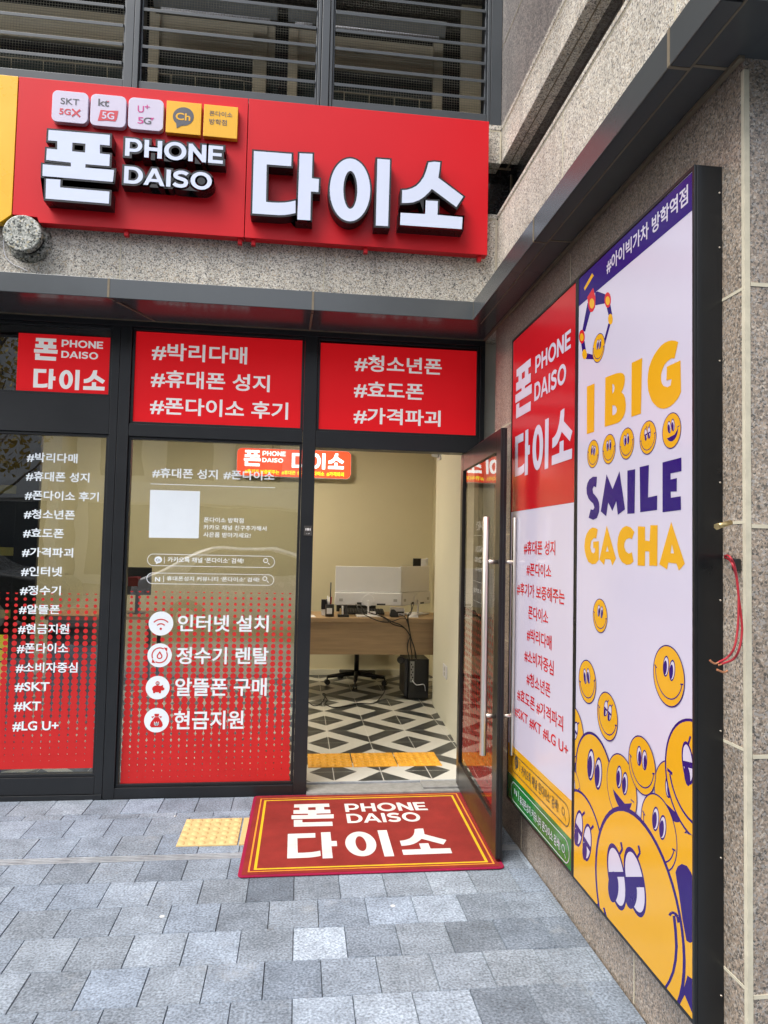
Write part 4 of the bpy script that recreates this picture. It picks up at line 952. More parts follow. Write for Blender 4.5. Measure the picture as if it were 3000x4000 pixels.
# header and claw
art.px('navy', zr6, [(141, 1150), (1224, 148), (1224, 503), (141, 1420)])
n_head = art.n
art.px('navy', zr6, [(298, 1285), (320, 1275), (400, 1305), (400, 1385), (300, 1405)])
art.px('navy', zr6, [(228, 1380), (262, 1440), (205, 1650), (178, 1640)]); art.px('navy', zr6, [(168, 1750), (200, 1735), (214, 1830), (180, 1845)])
art.px('navy', zr6, [(405, 1425), (440, 1400), (456, 1490), (424, 1502)]); art.px('navy', zr6, [(420, 1575), (443, 1568), (385, 1780), (370, 1765)]); art.px('navy', zr6, [(210, 1845), (213, 1902), (298, 1905), (300, 1868)])
art.px('red', zr6, [(280, 1243), (302, 1335), (298, 1420), (280, 1460), (255, 1470), (238, 1430), (225, 1330)])
def pxell(k, z, c, rx, ry, n=28): art.px(k, z, [(c[0]+rx*math.cos(2*math.pi*i/n), c[1]+ry*math.sin(2*math.pi*i/n)) for i in range(n)])
pxell('red', zr6, (415, 1355), 30, 72); pxell('red', zr6, (175, 1695), 27, 64)
pxell('yellow', zr6, (415, 1362), 20, 40); pxell('yellow', zr6, (268, 1388), 22, 46); pxell('yellow', zr6, (175, 1700), 17, 36)
pxell('yellow', zr6, (200, 1858), 22, 46); pxell('yellow', zr6, (440, 1533), 22, 50)
art.px('yellow', zr6, [(195, 1245), (270, 1108), (286, 1130), (203, 1268)])
def smiley(z, c, rpx, tilt=0.0, eyes='r', mouth='smile', line=.055, r=None, uv=None):
    u, v = uv if uv else BP.px(*z(*c))
    if r is None: r = abs(BP.px(*z(c[0], c[1]-rpx))[1]-v)
    t = math.radians(tilt); ct, st_ = math.cos(t), math.sin(t)
    def loc(P): return [(u+r*(a*ct-b_*st_), v+r*(a*st_+b_*ct)) for a, b_ in P]
    lw = max(line*r, .0028)/r
    art.poly('navy', loc(ell(0, 0, 1+lw*.3, 1+lw*.3, 48))); art.poly('yellow', loc(ell(0, 0, 1-lw*.7, 1-lw*.7, 48)))
    if mouth == 'smile':
        art.poly('navy', loc(arc_strip(0, .12, .86, math.radians(188), math.radians(352), lw)))
        art.poly('navy', loc(stroke((-.93, .06), (-.76, .0), lw*1.2))); art.poly('navy', loc(stroke((.93, .06), (.76, .0), lw*1.2)))
    elif mouth == 'open':
        art.poly('navy', loc([(-.5, -.3)]+arc_strip(.05, .05, .66, math.radians(205), math.radians(350), .02)[:29]+[(.3, -.32)]))
        art.poly('navy', loc(stroke((.62, .0), (.84, .02), lw)))
    ew = {'big': .25}.get(eyes, .19)
    for sx in ((-1, 1) if eyes != 'none' else ()):
        ex, ey = sx*(ew*1.05), .26
        art.poly('navy', loc(ell(ex, ey, ew, ew*1.9, 28)), .5); art.poly('white', loc(ell(ex, ey, ew*.78, ew*1.6, 28)), .5)
        ox = .25*ew*(1 if eyes in ('r', 'big') else -1)
        if eyes == 'lid':
            art.poly('navy', loc([(ex-ew*.78, ey+.02), (ex+ew*.78, ey+.02), (ex+ew*.78, ey-.08), (ex-ew*.78, ey-.08)]))
            art.poly('navy', loc(ell(ex-ew*.3, ey-.22, ew*.52, ew*.9, 20)))
            art.poly('navy', loc(stroke((ex+ew*.4, ey+ew*1.7), (ex+ew*.9, ey+ew*2.4), lw)))
        else: art.poly('navy', loc(ell(ex+ox*.8, ey-.06, ew*.60, ew*1.3, 24)))
smiley(zr6, (330, 1800), 130, -10)
for i, (c, r_) in enumerate((((260, 1047), 120), ((398, 1005), 128), ((552, 957), 135), ((735, 905), 144), ((940, 845), 153))):
    smiley(zr7, c, r_, (-15, 4, 8, 8, 8)[i], ('l', 'r', 'r', 'lid', 'l')[i], 'open' if i == 4 else 'smile')
smiley(zrA, (345, 487), 157, -8); smiley(zrA, (227, 1097), 199, 12, 'l'); smiley(zrA, (412, 1417), 222, -14, 'lid'); smiley(zrA, (980, 1043), 281, -10, 'l', line=.045)
smiley(zrA, (92, 1580), 265, -20, 'lid', line=.05)
smiley(zrA, (288, 2010), 432, -10, 'l', 'none', .06)
smiley(zrA, (545, 2085), 312, -10, 'l', 'open', .04)
smiley(zrA, (1015, 2170), 330, -5, 'r', 'open', .04)
smiley(zrA, (1235, 2010), 550, 10, 'lid', line=.05)
smiley(zrA, (735, 1870), 265, -4, 'r', line=.05)
smiley(zrB, (90, 175), 170, 15, 'l', line=.05)
art.px('yellow', zrB, [(640, 520), (1000, 540), (1170, 600), (1170, 2215), (850, 2000)])
smiley(zrB, (165, 690), 480, -14, 'lid', 'none', .05)
smiley(zrB, (830, 550), 315, -12, 'l', line=.045)
# navy limb at the lower right, then the largest face in front
art.px('navy', zrB, [(980, 900), (1000, 850), (1035, 828), (1080, 845), (1115, 900), (1140, 970), (1160, 1060), (1160, 1460), (1140, 1495), (1105, 1510), (1075, 1490), (1040, 1300), (1010, 1080)]); art.px('navy', zrB, [(1085, 1790), (1160, 1850), (1160, 2195), (1060, 1960), (1010, 2060)])
uL, uR = BP.px(*zrB(288, 850))[0], BP.px(*zrB(1062, 1450))[0]; RB = (uR-uL)/2; vT = BP.px(*zrB(510, 300))[1]
art.n -= 0
smiley(zrB, None, None, -14, 'none', 'none', .05, r=RB, uv=((uL+uR)/2, vT-RB))
def eye(c, rx, ry, sh, lid, pup, cres):
    def E(k, y0=-1, y1=1, n=36):
        return [(c[0]+k*rx*math.cos(t)+sh*k*ry*math.sin(t), c[1]+k*ry*math.sin(t)) for t in [2*math.pi*i/n for i in range(n)] if y0 <= math.sin(t) <= y1]
    art.px('navy', zrB, E(1)); art.px('white', zrB, E(.86, -1, lid[0])); art.px('white', zrB, E(.86, lid[1], 1))
    art.px('navy', zrB, [(c[0]+pup[0]*rx+pup[2]*rx*math.cos(t), c[1]+pup[1]*ry+pup[3]*ry*math.sin(t)) for t in [2*math.pi*i/28 for i in range(28)]])
eye((472, 940), 74, 292, .146, (-.16, .0), (-.40, .30, .62, .46), 0); eye((630, 985), 84, 306, .167, (-.10, .05), (-.40, .32, .62, .44), 0)
for a_, b_, c_ in (((497, 745), (520, 700), (508, 640)), ((650, 775), (674, 730), (660, 668))):
    art.px('navy', zrB, stroke(a_, b_, 20)); art.px('navy', zrB, stroke(b_, c_, 16), .5)
mo = [(968, 1275), (982, 1400), (990, 1540), (982, 1660), (962, 1760), (930, 1840), (890, 1905)]
for a_, b_ in zip(mo, mo[1:]): art.px('navy', zrB, stroke(a_, (b_[0]+(b_[0]-a_[0])*.06, b_[1]+(b_[1]-a_[1])*.06), 24), .3)
for a_, b_ in (((930, 1275), (945, 1248)), ((945, 1248), (975, 1252)), ((975, 1252), (1000, 1285)), ((1000, 1285), (1010, 1335))): art.px('navy', zrB, stroke(a_, b_, 24), .3)
art.px('navy', zrB, stroke((360, 1205), (392, 1330), 16))
art.build(wf, 'print')
# lettering of the right sign
g = MB(); text(g, '#아이빅가차 방학역점', BP, zr6, (407, 978), (1160, 458), out=.0010+.000014*(n_head+45), bold=.02); g.build('lettering', M_boxwhite, wf)
def polyset(name, m, items):
    g = MB()
    for outl in items:
        g.mesh(curve_mesh([[BP.px(*zr7(*p)) for p in o] for o in outl]), lambda x, y, z_: BP.pt(x, y, .0015))
    g.build(name, m, wf)
polyset('lettering', M_boxyellow, [
 [[(208, 465), (274, 438), (270, 855), (207, 875)]],
 [[(367, 387), (400, 373), (430, 362), (465, 349), (500, 345), (522, 352), (535, 375), (537, 405), (533, 440), (523, 480), (507, 513), (525, 530), (538, 560), (545, 620), (543, 665), (535, 700), (518, 737), (495, 765), (470, 780), (440, 790), (362, 813)], [(428, 440), (443, 450), (447, 475), (443, 502), (429, 528)], [(428, 625), (452, 630), (468, 655), (464, 685), (450, 705), (428, 713)]],
 [[(595, 260), (686, 217), (675, 698), (592, 727)]],
 [[(998, 80), (966, 222), (940, 220), (905, 245), (880, 275), (862, 315), (850, 360), (849, 410), (858, 440), (872, 460), (905, 470), (932, 455), (940, 400), (895, 412), (900, 292), (1018, 238), (1022, 510), (1005, 550), (985, 580), (960, 610), (930, 635), (900, 650), (870, 657), (840, 652), (815, 640), (790, 615), (770, 590), (752, 545), (738, 500), (732, 420), (736, 360), (745, 300), (765, 240), (790, 190), (820, 145), (850, 110), (880, 87), (910, 72), (940, 66), (970, 68)]],
])
polyset('lettering', M_boxyellow, [
 [[(302, 1700), (290, 1778), (270, 1772), (245, 1800), (238, 1850), (248, 1895), (265, 1905), (278, 1890), (278, 1860), (262, 1858), (262, 1805), (312, 1800), (312, 1960), (285, 1995), (255, 2000), (220, 1980), (200, 1930), (188, 1880), (186, 1840), (192, 1780), (205, 1738), (228, 1700), (255, 1682), (285, 1688)]],
 [[(380, 1665), (460, 1950), (427, 2012), (412, 1958), (366, 1955), (357, 2007), (315, 1958)], [(384, 1840), (396, 1890), (372, 1890)]],
 [[(619, 1720), (597, 1783), (575, 1772), (548, 1785), (533, 1815), (530, 1850), (545, 1890), (570, 1908), (597, 1895), (612, 1975), (585, 2000), (550, 2005), (510, 1980), (485, 1935), (473, 1880), (470, 1830), (478, 1765), (492, 1720), (515, 1685), (550, 1668), (585, 1680)]],
 [[(649, 1672), (711, 1675), (711, 1795), (750, 1800), (757, 1662), (820, 1662), (817, 2015), (747, 2012), (747, 1890), (712, 1888), (710, 2015), (646, 2010)]],
 [[(937, 1632), (1055, 1995), (1003, 2055), (983, 1995), (912, 1985), (902, 2045), (833, 2000)], [(943, 1828), (962, 1905), (932, 1905)]]])
polyset('lettering', M_navy, [
 [[(295, 1243), (288, 1335), (268, 1325), (257, 1350), (262, 1385), (280, 1405), (300, 1432), (313, 1465), (317, 1505), (313, 1550), (295, 1600), (262, 1616), (223, 1597), (240, 1525), (262, 1530), (272, 1510), (262, 1475), (240, 1455), (222, 1432), (207, 1390), (204, 1340), (212, 1300), (228, 1268), (260, 1243)]],
 [[(378, 1222), (430, 1350), (490, 1195), (538, 1525), (475, 1573), (462, 1455), (428, 1540), (392, 1465), (375, 1585), (327, 1543)]],
 [[(558, 1190), (626, 1178), (620, 1560), (557, 1563)]],
 [[(664, 1160), (744, 1142), (737, 1422), (817, 1405), (815, 1530), (669, 1550)]],
 [[(862, 1120), (1025, 1077), (1026, 1195), (932, 1215), (932, 1268), (986, 1255), (985, 1370), (933, 1372), (935, 1425), (1020, 1412), (1022, 1530), (862, 1550)]]])
# screws on the case side
g = MB()
for px_, py_ in ((2822, 755), (2822, 968), (2821, 1410), (2821, 1885), (2824, 2345), (2828, 2855), (2832, 3350), (2832, 3888)):
    p = PY(px_, py_, 1.796); g.cyl((XW-.010, 1.7975, p[2]), (XW-.010, 1.794, p[2]), .0023, n=8)
g.build('screw', M_steel, rb)
# wires, bolt
zc_ = zoom(2650, 1900, 2.2114)
def rp(x, y, X=XW-.012): return PX(*zc_(x, y), X)
def rq(x, y, Y=1.672): return PY(*zc_(x, y), Y)
g = MB()
g.tube([rq(400, 600, 1.79), rq(440, 605), rq(485, 690), rq(515, 870), rq(520, 1050), rq(510, 1250), rq(480, 1400), rq(420, 1480, 1.69), rq(345, 1520, 1.68)], .0029, 8)
g.tube([rq(400, 612, 1.79), rq(455, 650), rq(500, 780), rq(520, 950), rq(545, 1150), rq(548, 1280), rq(520, 1420), rq(470, 1495, 1.69), rq(370, 1535, 1.68)], .0029, 8)
wr = g.build('wire', M_redcable); tagset(wr, 'two loose red wires with bare copper ends hanging by the sign case', 'wire')
g = MB(); g.tube([rq(345, 1522, 1.68), rq(310, 1530, 1.68), rq(270, 1502, 1.68)], .0026, 6); g.tube([rq(372, 1536, 1.68), rq(345, 1545, 1.68)], .0024, 6); g.tube([rq(425, 1590, 1.69), rq(390, 1605, 1.69), rq(332, 1582, 1.69)], .003, 6); g.build('copper_end', M_copper, wr)
g = MB(); a = rq(340, 345, 1.70); c = rq(450, 312, 1.72); g.cyl(a, c, .007, n=14); q_ = np.array(a)+(np.array(a)-np.array(c))*.08; g.cyl(q_, a, .009, n=6, smooth=False)
tagset(g.build('anchor_bolt', M_brass), 'brass anchor bolt sticking out of the corner joint above the red wires', 'bolt')
g = MB(); g.box(XW-.02, XW-.002, 1.715, 1.732, rq(400, 690)[2]-.012, rq(400, 690)[2]+.02); tagset(g.build('clip', M_black_pl, None, .003), 'small black clip where the red wires leave the sign case', 'clip')

# ================================================================== INSIDE THE SHOP
ZI = .03
XRW = 1.19
m, n, b, new, lk = nodes_of('floor_tile')
tc = new('ShaderNodeTexCoord'); sx = new('ShaderNodeSeparateXYZ'); lk(tc.outputs['Object'], sx.inputs[0])
def mth(op, a, c=None):
    x = new('ShaderNodeMath'); x.operation = op
    for i, v_ in enumerate((a, c)):
        if v_ is None: continue
        if isinstance(v_, (int, float)): x.inputs[i].default_value = v_
        else: lk(v_, x.inputs[i])
    return x.outputs[0]
ax = mth('PINGPONG', mth('SUBTRACT', sx.outputs[0], .262-.624*10), .312); ay = mth('PINGPONG', mth('SUBTRACT', sx.outputs[1], 5.345-.68*10), .34)
dd_ = mth('ADD', mth('DIVIDE', ax, .624), mth('DIVIDE', ay, .68))
k_ = mth('GREATER_THAN', mth('MODULO', mth('MULTIPLY', dd_, 2.0), 1.0), .5)     # 0 = dark
gx = mth('LESS_THAN', mth('PINGPONG', mth('SUBTRACT', sx.outputs[0], .262-6.24), .156), .0022); gy = mth('LESS_THAN', mth('PINGPONG', mth('SUBTRACT', sx.outputs[1], 5.345-6.8), .17), .0016)
gr = mth('MAXIMUM', gx, gy)
nz = new('ShaderNodeTexNoise'); nz.inputs['Scale'].default_value = 9; nz.inputs['Detail'].default_value = 8; lk(tc.outputs['Object'], nz.inputs['Vector'])
cr = new('ShaderNodeValToRGB'); cr.color_ramp.elements[0].color = (.022, .026, .027, 1); cr.color_ramp.elements[1].color = (.06, .066, .066, 1); cr.color_ramp.elements[0].position = .35; cr.color_ramp.elements[1].position = .75; lk(nz.outputs[0], cr.inputs[0])
mxa = new('ShaderNodeMix'); mxa.data_type = 'RGBA'; lk(k_, mxa.inputs[0]); lk(cr.outputs[0], mxa.inputs[6]); mxa.inputs[7].default_value = (.56, .55, .50, 1)
mxb = new('ShaderNodeMix'); mxb.data_type = 'RGBA'; lk(gr, mxb.inputs[0]); lk(mxa.outputs[2], mxb.inputs[6]); mxb.inputs[7].default_value = (.62, .61, .57, 1)
lk(mxb.outputs[2], b.inputs['Base Color']); b.inputs['Roughness'].default_value = .35
M_tilefloor = m
g = MB(); g.box(-4.6, 2.2, 4.478, 8.6, -.05, ZI); tagset(g.build('floor', M_tilefloor), kind='structure')
g = MB(); g.box(-4.6, 2.2, 4.44, 8.6, 2.86, 2.92); tagset(g.build('ceiling', M_ceiling), kind='structure')
YK = 8.12
g = MB(); g.box(-4.6, 2.2, YK, YK+.1, 0, 2.86); tagset(g.build('back_wall', M_wall_in), 'plain beige back wall of the shop behind the desk', 'wall')
w2 = thing('side_wall', (1.25, 5.5, 0), 'pale cream inner wall just inside the door, ending in an upright edge by the desk', 'wall')
g = MB(); g.prism([(1.172, 4.445, 0), (1.292, 6.62, 0), (1.42, 6.62, 0), (1.42, 4.445, 0)], (0, 0, 2.86)); g.build('wall_face', M_wall_pale, w2)
g = MB(); g.prism([(1.70, 6.60, 0), (1.55, 8.12, 0), (2.2, 8.12, 0), (2.2, 6.60, 0)], (0, 0, 2.86)); tagset(g.build('recess_wall', M_wall_in), 'beige recess wall beyond the upright wall edge, right of the desk', 'wall')
g = MB(); g.box(1.42, 1.72, 6.58, 6.62, 0, 2.86); g.build('wall_end', M_wall_pale, w2)
g = MB(); g.box(-4.7, -4.6, 4.44, 8.6, 0, 2.86); tagset(g.build('left_wall', M_wall_in), 'beige left end wall of the shop, far behind the left window', 'wall')
g = MB(); g.box(-4.6, 1.545, YK-.012, YK-.001, ZI, ZI+.07); tagset(g.build('skirting', M_wall_pale, None, .003), 'pale skirting board along the foot of the back wall', 'skirting')
for i in range(3):
    tactile('tactile_tile', .098+.304*i, .400+.304*i, 4.755, 5.065, ZI, 6, 5, M_tact_in, ('orange dotted tile inside the door, left of the row of three', 'orange dotted tile inside the door, middle of the row of three', 'orange dotted tile inside the door, right of the row of three')[i], 'orange tactile tiles inside the door', base=.005)
# unseen ceiling lamps, added to brighten the room
for i, (x, y) in enumerate(((-.35, 6.5), (-2.3, 6.4))):
    t = thing('added_ceiling_lamp', (x, y, 2.86), ('unseen warm ceiling lamp added over the desk side of the shop', 'unseen warm ceiling lamp added over the left half of the shop')[i], 'lamp', 'added ceiling lamps in the shop')
    g = MB(); g.box(x-.32, x+.32, y-.12, y+.12, 2.835, 2.859); g.build('housing', M_white_pl, t, .003)
    g = MB(); g.box(x-.30, x+.30, y-.10, y+.10, 2.832, 2.8345); g.build('diffuser', mat('added_lamp_diffuser_%d' % i if False else 'added_lamp_diffuser', (.8, .7, .5), .5, emit=46.0, ecol=(1, .88, .66)), t)

# hanging illuminated sign
hs = thing('hanging_sign', (.1, 8.0, 2.3), 'small lit orange red sign with rounded corners hanging inside the shop', 'sign')
HY = 8.0; HP = Plane('Y', HY); zh = zoom(460, 1680, 2.1545)
u0, v1 = HP.px(925, 1746); u1, v0 = HP.px(1371, 1873)
M_lit = mat('lit_sign_red', (.8, .08, .03), .4, emit=.55, ecol=(1, .085, .03)); M_litw = mat('lit_lettering_white', (.85, .88, .9), .4, emit=1.0, ecol=(.95, 1, 1)); M_lity = mat('lit_lettering_yellow', (.85, .75, .03), .4, emit=.7, ecol=(1, .85, .02))
def rr_pts(u0, u1, v0, v1, rad, y): 
    P = []
    for cx, cy, a in ((u1-rad, v1-rad, 0), (u0+rad, v1-rad, 90), (u0+rad, v0+rad, 180), (u1-rad, v0+rad, 270)):
        for k in range(7): t = math.radians(a+15*k); P.append((cx+rad*math.cos(t), y, cy+rad*math.sin(t)))
    return P
g = MB(); g.prism(rr_pts(u0, u1, v0, v1, .06, HY+.001), (0, .07, 0)); g.build('case', M_white_pl, hs, .003)
g = MB(); g.poly(rr_pts(u0+.008, u1-.008, v0+.008, v1-.008, .053, HY-.001)); fc = g.build('face', M_lit, hs)
g = MB()
def hpx(x, y): return HP.px(x, y)
zid = lambda x, y: (x, y)
logo(g, HP, zid, ((954, 1757), (1018, 1822)), ((1026, 1761), (1116, 1783)), ((1025, 1788), (1106, 1808)), ((1141, 1765), (1343, 1836)), out=.004); g.build('lettering', M_litw, fc)
g = MB(); text(g, '#후기가 보증해주는  #휴대폰 성지  #폰다이소  #가격파괴', HP, zid, (956, 1832), (1343, 1862), out=.004, bold=.03); g.build('lettering', M_lity, fc)
g = MB()
for x in (u0+.4, u1-.35): g.tube([(x, HY+.03, v1), (x, HY+.03, v1+.25), (x, HY+.03, 2.86)], .003, 6)
g.build('hanging_cord', M_dark_pl, hs)

# desk
zk = zoom(1180, 2150, 2.476)
DY = 6.75
dk = thing('desk', (.6, 7.05, ZI), 'wood grain office desk with a deep front panel facing the door', 'desk')
zt_ = PY(*zk(600, 655), DY)[2]; zt2 = PY(*zk(600, 700), DY)[2]; zt3_ = PY(*zk(600, 1010), DY)[2]
g = MB(); g.box(-.02, 1.54, DY, 7.42, zt2, zt_); g.build('desk_top', M_wood, dk, .003)
g = MB(); g.box(.0, 1.52, DY+.012, DY+.03, zt3_, zt2-.001); g.build('front_panel', M_wood, dk, .002)
g = MB(); g.box(.0, .03, DY+.031, 7.40, ZI, zt2-.001); g.build('side_panel', M_wood, dk, .002)
g = MB(); g.box(1.49, 1.52, DY+.031, 7.40, ZI, zt2-.001); g.build('side_panel', M_wood, dk, .002)
def dpx(x, y, Y): return PY(*zk(x, y), Y)
# monitors
def monitor(label, Y0, corners, standx, ang):
    """corners: pixel corners of the back; built flat about its centre then turned"""
    (x0, z0), (x1, z1) = corners; cx, wd = (x0+x1)/2, x1-x0
    t = thing('monitor', (cx, Y0, zt_), label, 'monitor', 'white monitors on the desk')
    rot = Matrix.Translation((cx, Y0, 0)) @ Matrix.Rotation(ang, 4, 'Z')
    def put(mb): bmesh.ops.transform(mb.bm, matrix=rot, verts=mb.bm.verts); return mb
    h = z1-z0; zl = z0+h*.33
    g = MB(); g.box(-wd/2, wd/2, 0, .02, zl+.002, z1); put(g).build('back_shell', M_white_pl, t, .004)
    g = MB(); g.prism([(-wd/2-.003, -.018, z0), (wd/2+.003, -.018, z0), (wd/2+.003, -.018, zl), (-wd/2-.003, -.018, zl)], (0, .034, 0)); put(g).build('lower_housing', M_white_pl, t, .008)
    g = MB(); g.box(-wd/2+.004, wd/2-.004, .021, .024, z0+.01, z1-.004); put(g).build('screen', M_black_pl, t)
    g = MB(); g.cyl((0, -.018, z0+h*.13), (0, -.03, z0+h*.13), h*.15, n=32); g.box(-.008, .008, -.045, -.028, zt_+.01, z0+h*.13); put(g).build('neck', M_white_pl, t, .002)
    g = MB(); g.box(-.115, .115, -.10, .09, zt_+.001, zt_+.014); put(g).build('base', M_white_pl, t, .004)
    g = MB()
    for s_ in (-1, 1): g.box(s_*wd*.41-.018, s_*wd*.41+.018, -.0195, -.0182, z0+h*.1, z0+h*.17)
    put(g).build('speaker_grille', M_dark_pl if False else mat('speaker_grey', (.4, .4, .4), .6) if 'speaker_grey' not in MATS else MATS['speaker_grey'], t)
    g = MB(); g.box(-wd*.17, -wd*.10, -.0195, -.0182, z0+.006, z0+.03); g.box(wd*.13, wd*.26, -.0195, -.0182, z0+.004, z0+.02); put(g).build('port', M_black_pl, t)
Ym = 6.93
a, c = dpx(325, 150, Ym), dpx(955, 535, Ym)
monitor('white monitor seen from behind, square to the door, in the middle of the desk', Ym, ((a[0], c[2]), (c[0], a[2])), 0, 0)
a2, c2 = dpx(962, 155, 7.0), dpx(1232, 150, 7.36)
wd2 = math.hypot(c2[0]-a2[0], .36); cx2 = (a2[0]+c2[0])/2
monitor('white monitor seen from behind, turned away at the right end of the desk', 7.18, ((cx2-wd2/2, dpx(962, 535, 7.0)[2]), (cx2+wd2/2, a2[2])), 0, math.atan2(.36, c2[0]-a2[0]))
# pen cup
pc = dpx(265, 640, 6.86)
t = thing('pen_cup', (pc[0], 6.86, zt_), 'black jar of pens and scissors standing left on the desk', 'pen cup')
g = MB(); g.cyl((pc[0], 6.86, zt_+.001), (pc[0], 6.86, zt_+.12), .042, n=24); g.build('jar', M_black_pl, t, .003)
g = MB(); g.box(pc[0]-.03, pc[0]+.022, 6.86-.0435, 6.86-.038, zt_+.03, zt_+.085); g.build('paper_label', M_white_pl, t)
for dx, top, mm in ((-.02, .20, M_white_pl), (-.005, .19, M_white_pl), (.012, .19, M_redcable), (.005, .33, M_dark_pl), (-.028, .17, M_black_pl)):
    g = MB(); g.cyl((pc[0]+dx*.6, 6.86, zt_+.08), (pc[0]+dx*1.2, 6.86, zt_+top), .006, n=8); g.build('pen', mm, t)
pb = dpx(215, 620, 7.0); g = MB(); g.box(pb[0]-.03, pb[0]+.03, 6.96, 7.02, zt_+.001, zt_+.06); o1 = g.build('holder_box', M_white_pl, None, .003); tagset(o1, 'white box with a black top behind the pen jar', 'box')
g = MB(); g.box(pb[0]-.033, pb[0]+.033, 6.957, 7.023, zt_+.061, zt_+.155); g.build('black_top', M_black_pl, o1, .003)
# keyboard and desk clutter
a, c = dpx(410, 535, 7.15), dpx(790, 600, 7.15)
kb = thing('keyboard', ((a[0]+c[0])/2, 7.15, zt_), 'black keyboard lying behind the middle monitor', 'keyboard')
g = MB(); g.prism([(a[0], 7.08, zt_+.002), (a[0], 7.22, zt_+.002), (a[0], 7.22, zt_+.05), (a[0], 7.08, zt_+.02)], (c[0]-a[0], 0, 0)); g.build('case', M_black_pl, kb, .003)
g = MB()
for i in range(14):
    for j in range(4): x = a[0]+.012+i*(c[0]-a[0]-.02)/14; y = 7.09+j*.03; g.box(x, x+.018, y, y+.022, zt_+.024+j*.0064, zt_+.034+j*.0064)
g.build('keycap', M_dark_pl, kb)
a = dpx(345, 650, 6.82); c = dpx(455, 560, 6.82)
og = thing('desk_organiser', ((a[0]+c[0])/2, 6.85, zt_), 'low black tray of office clutter beside the pen jar', 'organiser')
g = MB(); g.box(a[0], c[0], 6.80, 6.92, zt_+.001, zt_+.025); g.build('tray', M_black_pl, og, .003)
for k, (h_, mm) in enumerate(((.06, M_brass), (.085, M_white_pl), (.075, M_black_pl), (.095, M_dark_pl))):
    x = a[0]+.02+k*(c[0]-a[0]-.03)/4; g = MB(); g.box(x, x+.014, 6.83, 6.88, zt_+.02, zt_+.02+h_); g.build('upright_item', mm, og, .002)
a = dpx(860, 625, 7.0); c = dpx(990, 558, 7.0)
pt_ = thing('label_printer', ((a[0]+c[0])/2, 7.0, zt_), 'small white printer between the two monitors on the desk', 'printer')
g = MB(); g.box(a[0], c[0], 6.97, 7.12, zt_+.001, c[2]); g.build('body', M_white_pl, pt_, .01)
g = MB(); g.box(a[0]+.04, c[0]-.01, 6.965, 6.9695, zt_+.03, zt_+.045); g.build('slot', M_black_pl, pt_)
a = dpx(845, 640, 6.84); c = dpx(938, 570, 6.84)
g = MB(); g.prism([(a[0]+.0, 6.82, zt_+.012), (a[0]+.015, 6.82, c[2]-.004), (a[0]+.045, 6.82, c[2]), (c[0]-.012, 6.82, zt_+.045), (c[0], 6.82, zt_+.002), (a[0]+.02, 6.82, zt_+.002)], (0, .05, 0)); tagset(g.build('document_reader', M_black_pl, None, .008), 'black wedge shaped device at the front of the desk, right of the middle monitor', 'device')
a = dpx(655, 612, 6.88); c = dpx(712, 582, 6.88)
g = MB(); g.box(a[0], c[0], 6.87, 6.9, zt_+.016, zt_+.05); tagset(g.build('small_box', M_white_pl, None, .004), 'small white box standing on the foot of the middle monitor', 'box')
a = dpx(1035, 622, 6.86); c = dpx(1125, 590, 6.86)
g = MB(); g.prism([(a[0], 6.84, zt_+.001), (c[0], 6.84, zt_+.001), (c[0]-.01, 6.85, zt_+.03), (a[0]+.03, 6.85, zt_+.02)], (0, .1, 0)); tagset(g.build('paper_stack', M_white_pl), 'loose white papers at the right end of the desk', 'papers')
a = dpx(82, 615, 6.8); g = MB(); g.prism([(a[0]-.06, 6.79, zt_+.001), (a[0]+.05, 6.79, zt_+.001), (a[0]+.035, 6.80, zt_+.014), (a[0]-.03, 6.80, zt_+.018)], (0, .06, 0)); tagset(g.build('paper_scrap', M_white_pl), 'crumpled white paper at the left end of the desk', 'papers')
# desk cables
cb = thing('cable_bundle', (1.0, 6.74, .5), 'black computer cables hanging down over the desk front to the computer', 'cables')
YCb = 6.738
for pts in ([(520, 520, 6.9), (560, 590, 6.82), (640, 640, 6.74), (760, 688), (860, 690), (960, 655), (1010, 665), (1030, 720), (1045, 800)],
            [(560, 520, 6.9), (600, 580, 6.82), (700, 615, 6.76), (800, 655, 6.74), (880, 715), (980, 745), (1030, 800), (1050, 850)],
            [(660, 610, 6.8), (780, 640, 6.75), (870, 690), (950, 720), (1010, 770), (1045, 830)],
            [(940, 620, 6.82), (990, 640, 6.75), (1020, 700), (1040, 780), (1050, 850)],
            [(1055, 510, 7.0), (1055, 600, 6.8), (1020, 650, 6.745), (1030, 720), (1048, 820)],
            [(1080, 510, 7.0), (1060, 580, 6.82), (1025, 630, 6.75), (1035, 740), (1052, 850)],
            [(1045, 800), (1060, 870), (1080, 930), (1100, 1000), (1105, 1060, 6.78)],
            [(1050, 850), (1075, 910), (1090, 970), (1095, 1040, 6.78)],
            [(1050, 850), (1050, 930), (1062, 1000), (1062, 1060, 6.78)],
            [(1048, 830), (1022, 900), (1020, 960), (1030, 1010), (1040, 1060, 6.78)]):
    g = MB(); g.tube([dpx(p[0], p[1], p[2] if len(p) > 2 else YCb) for p in pts], .0045, 6); g.build('cable', M_cable, cb)
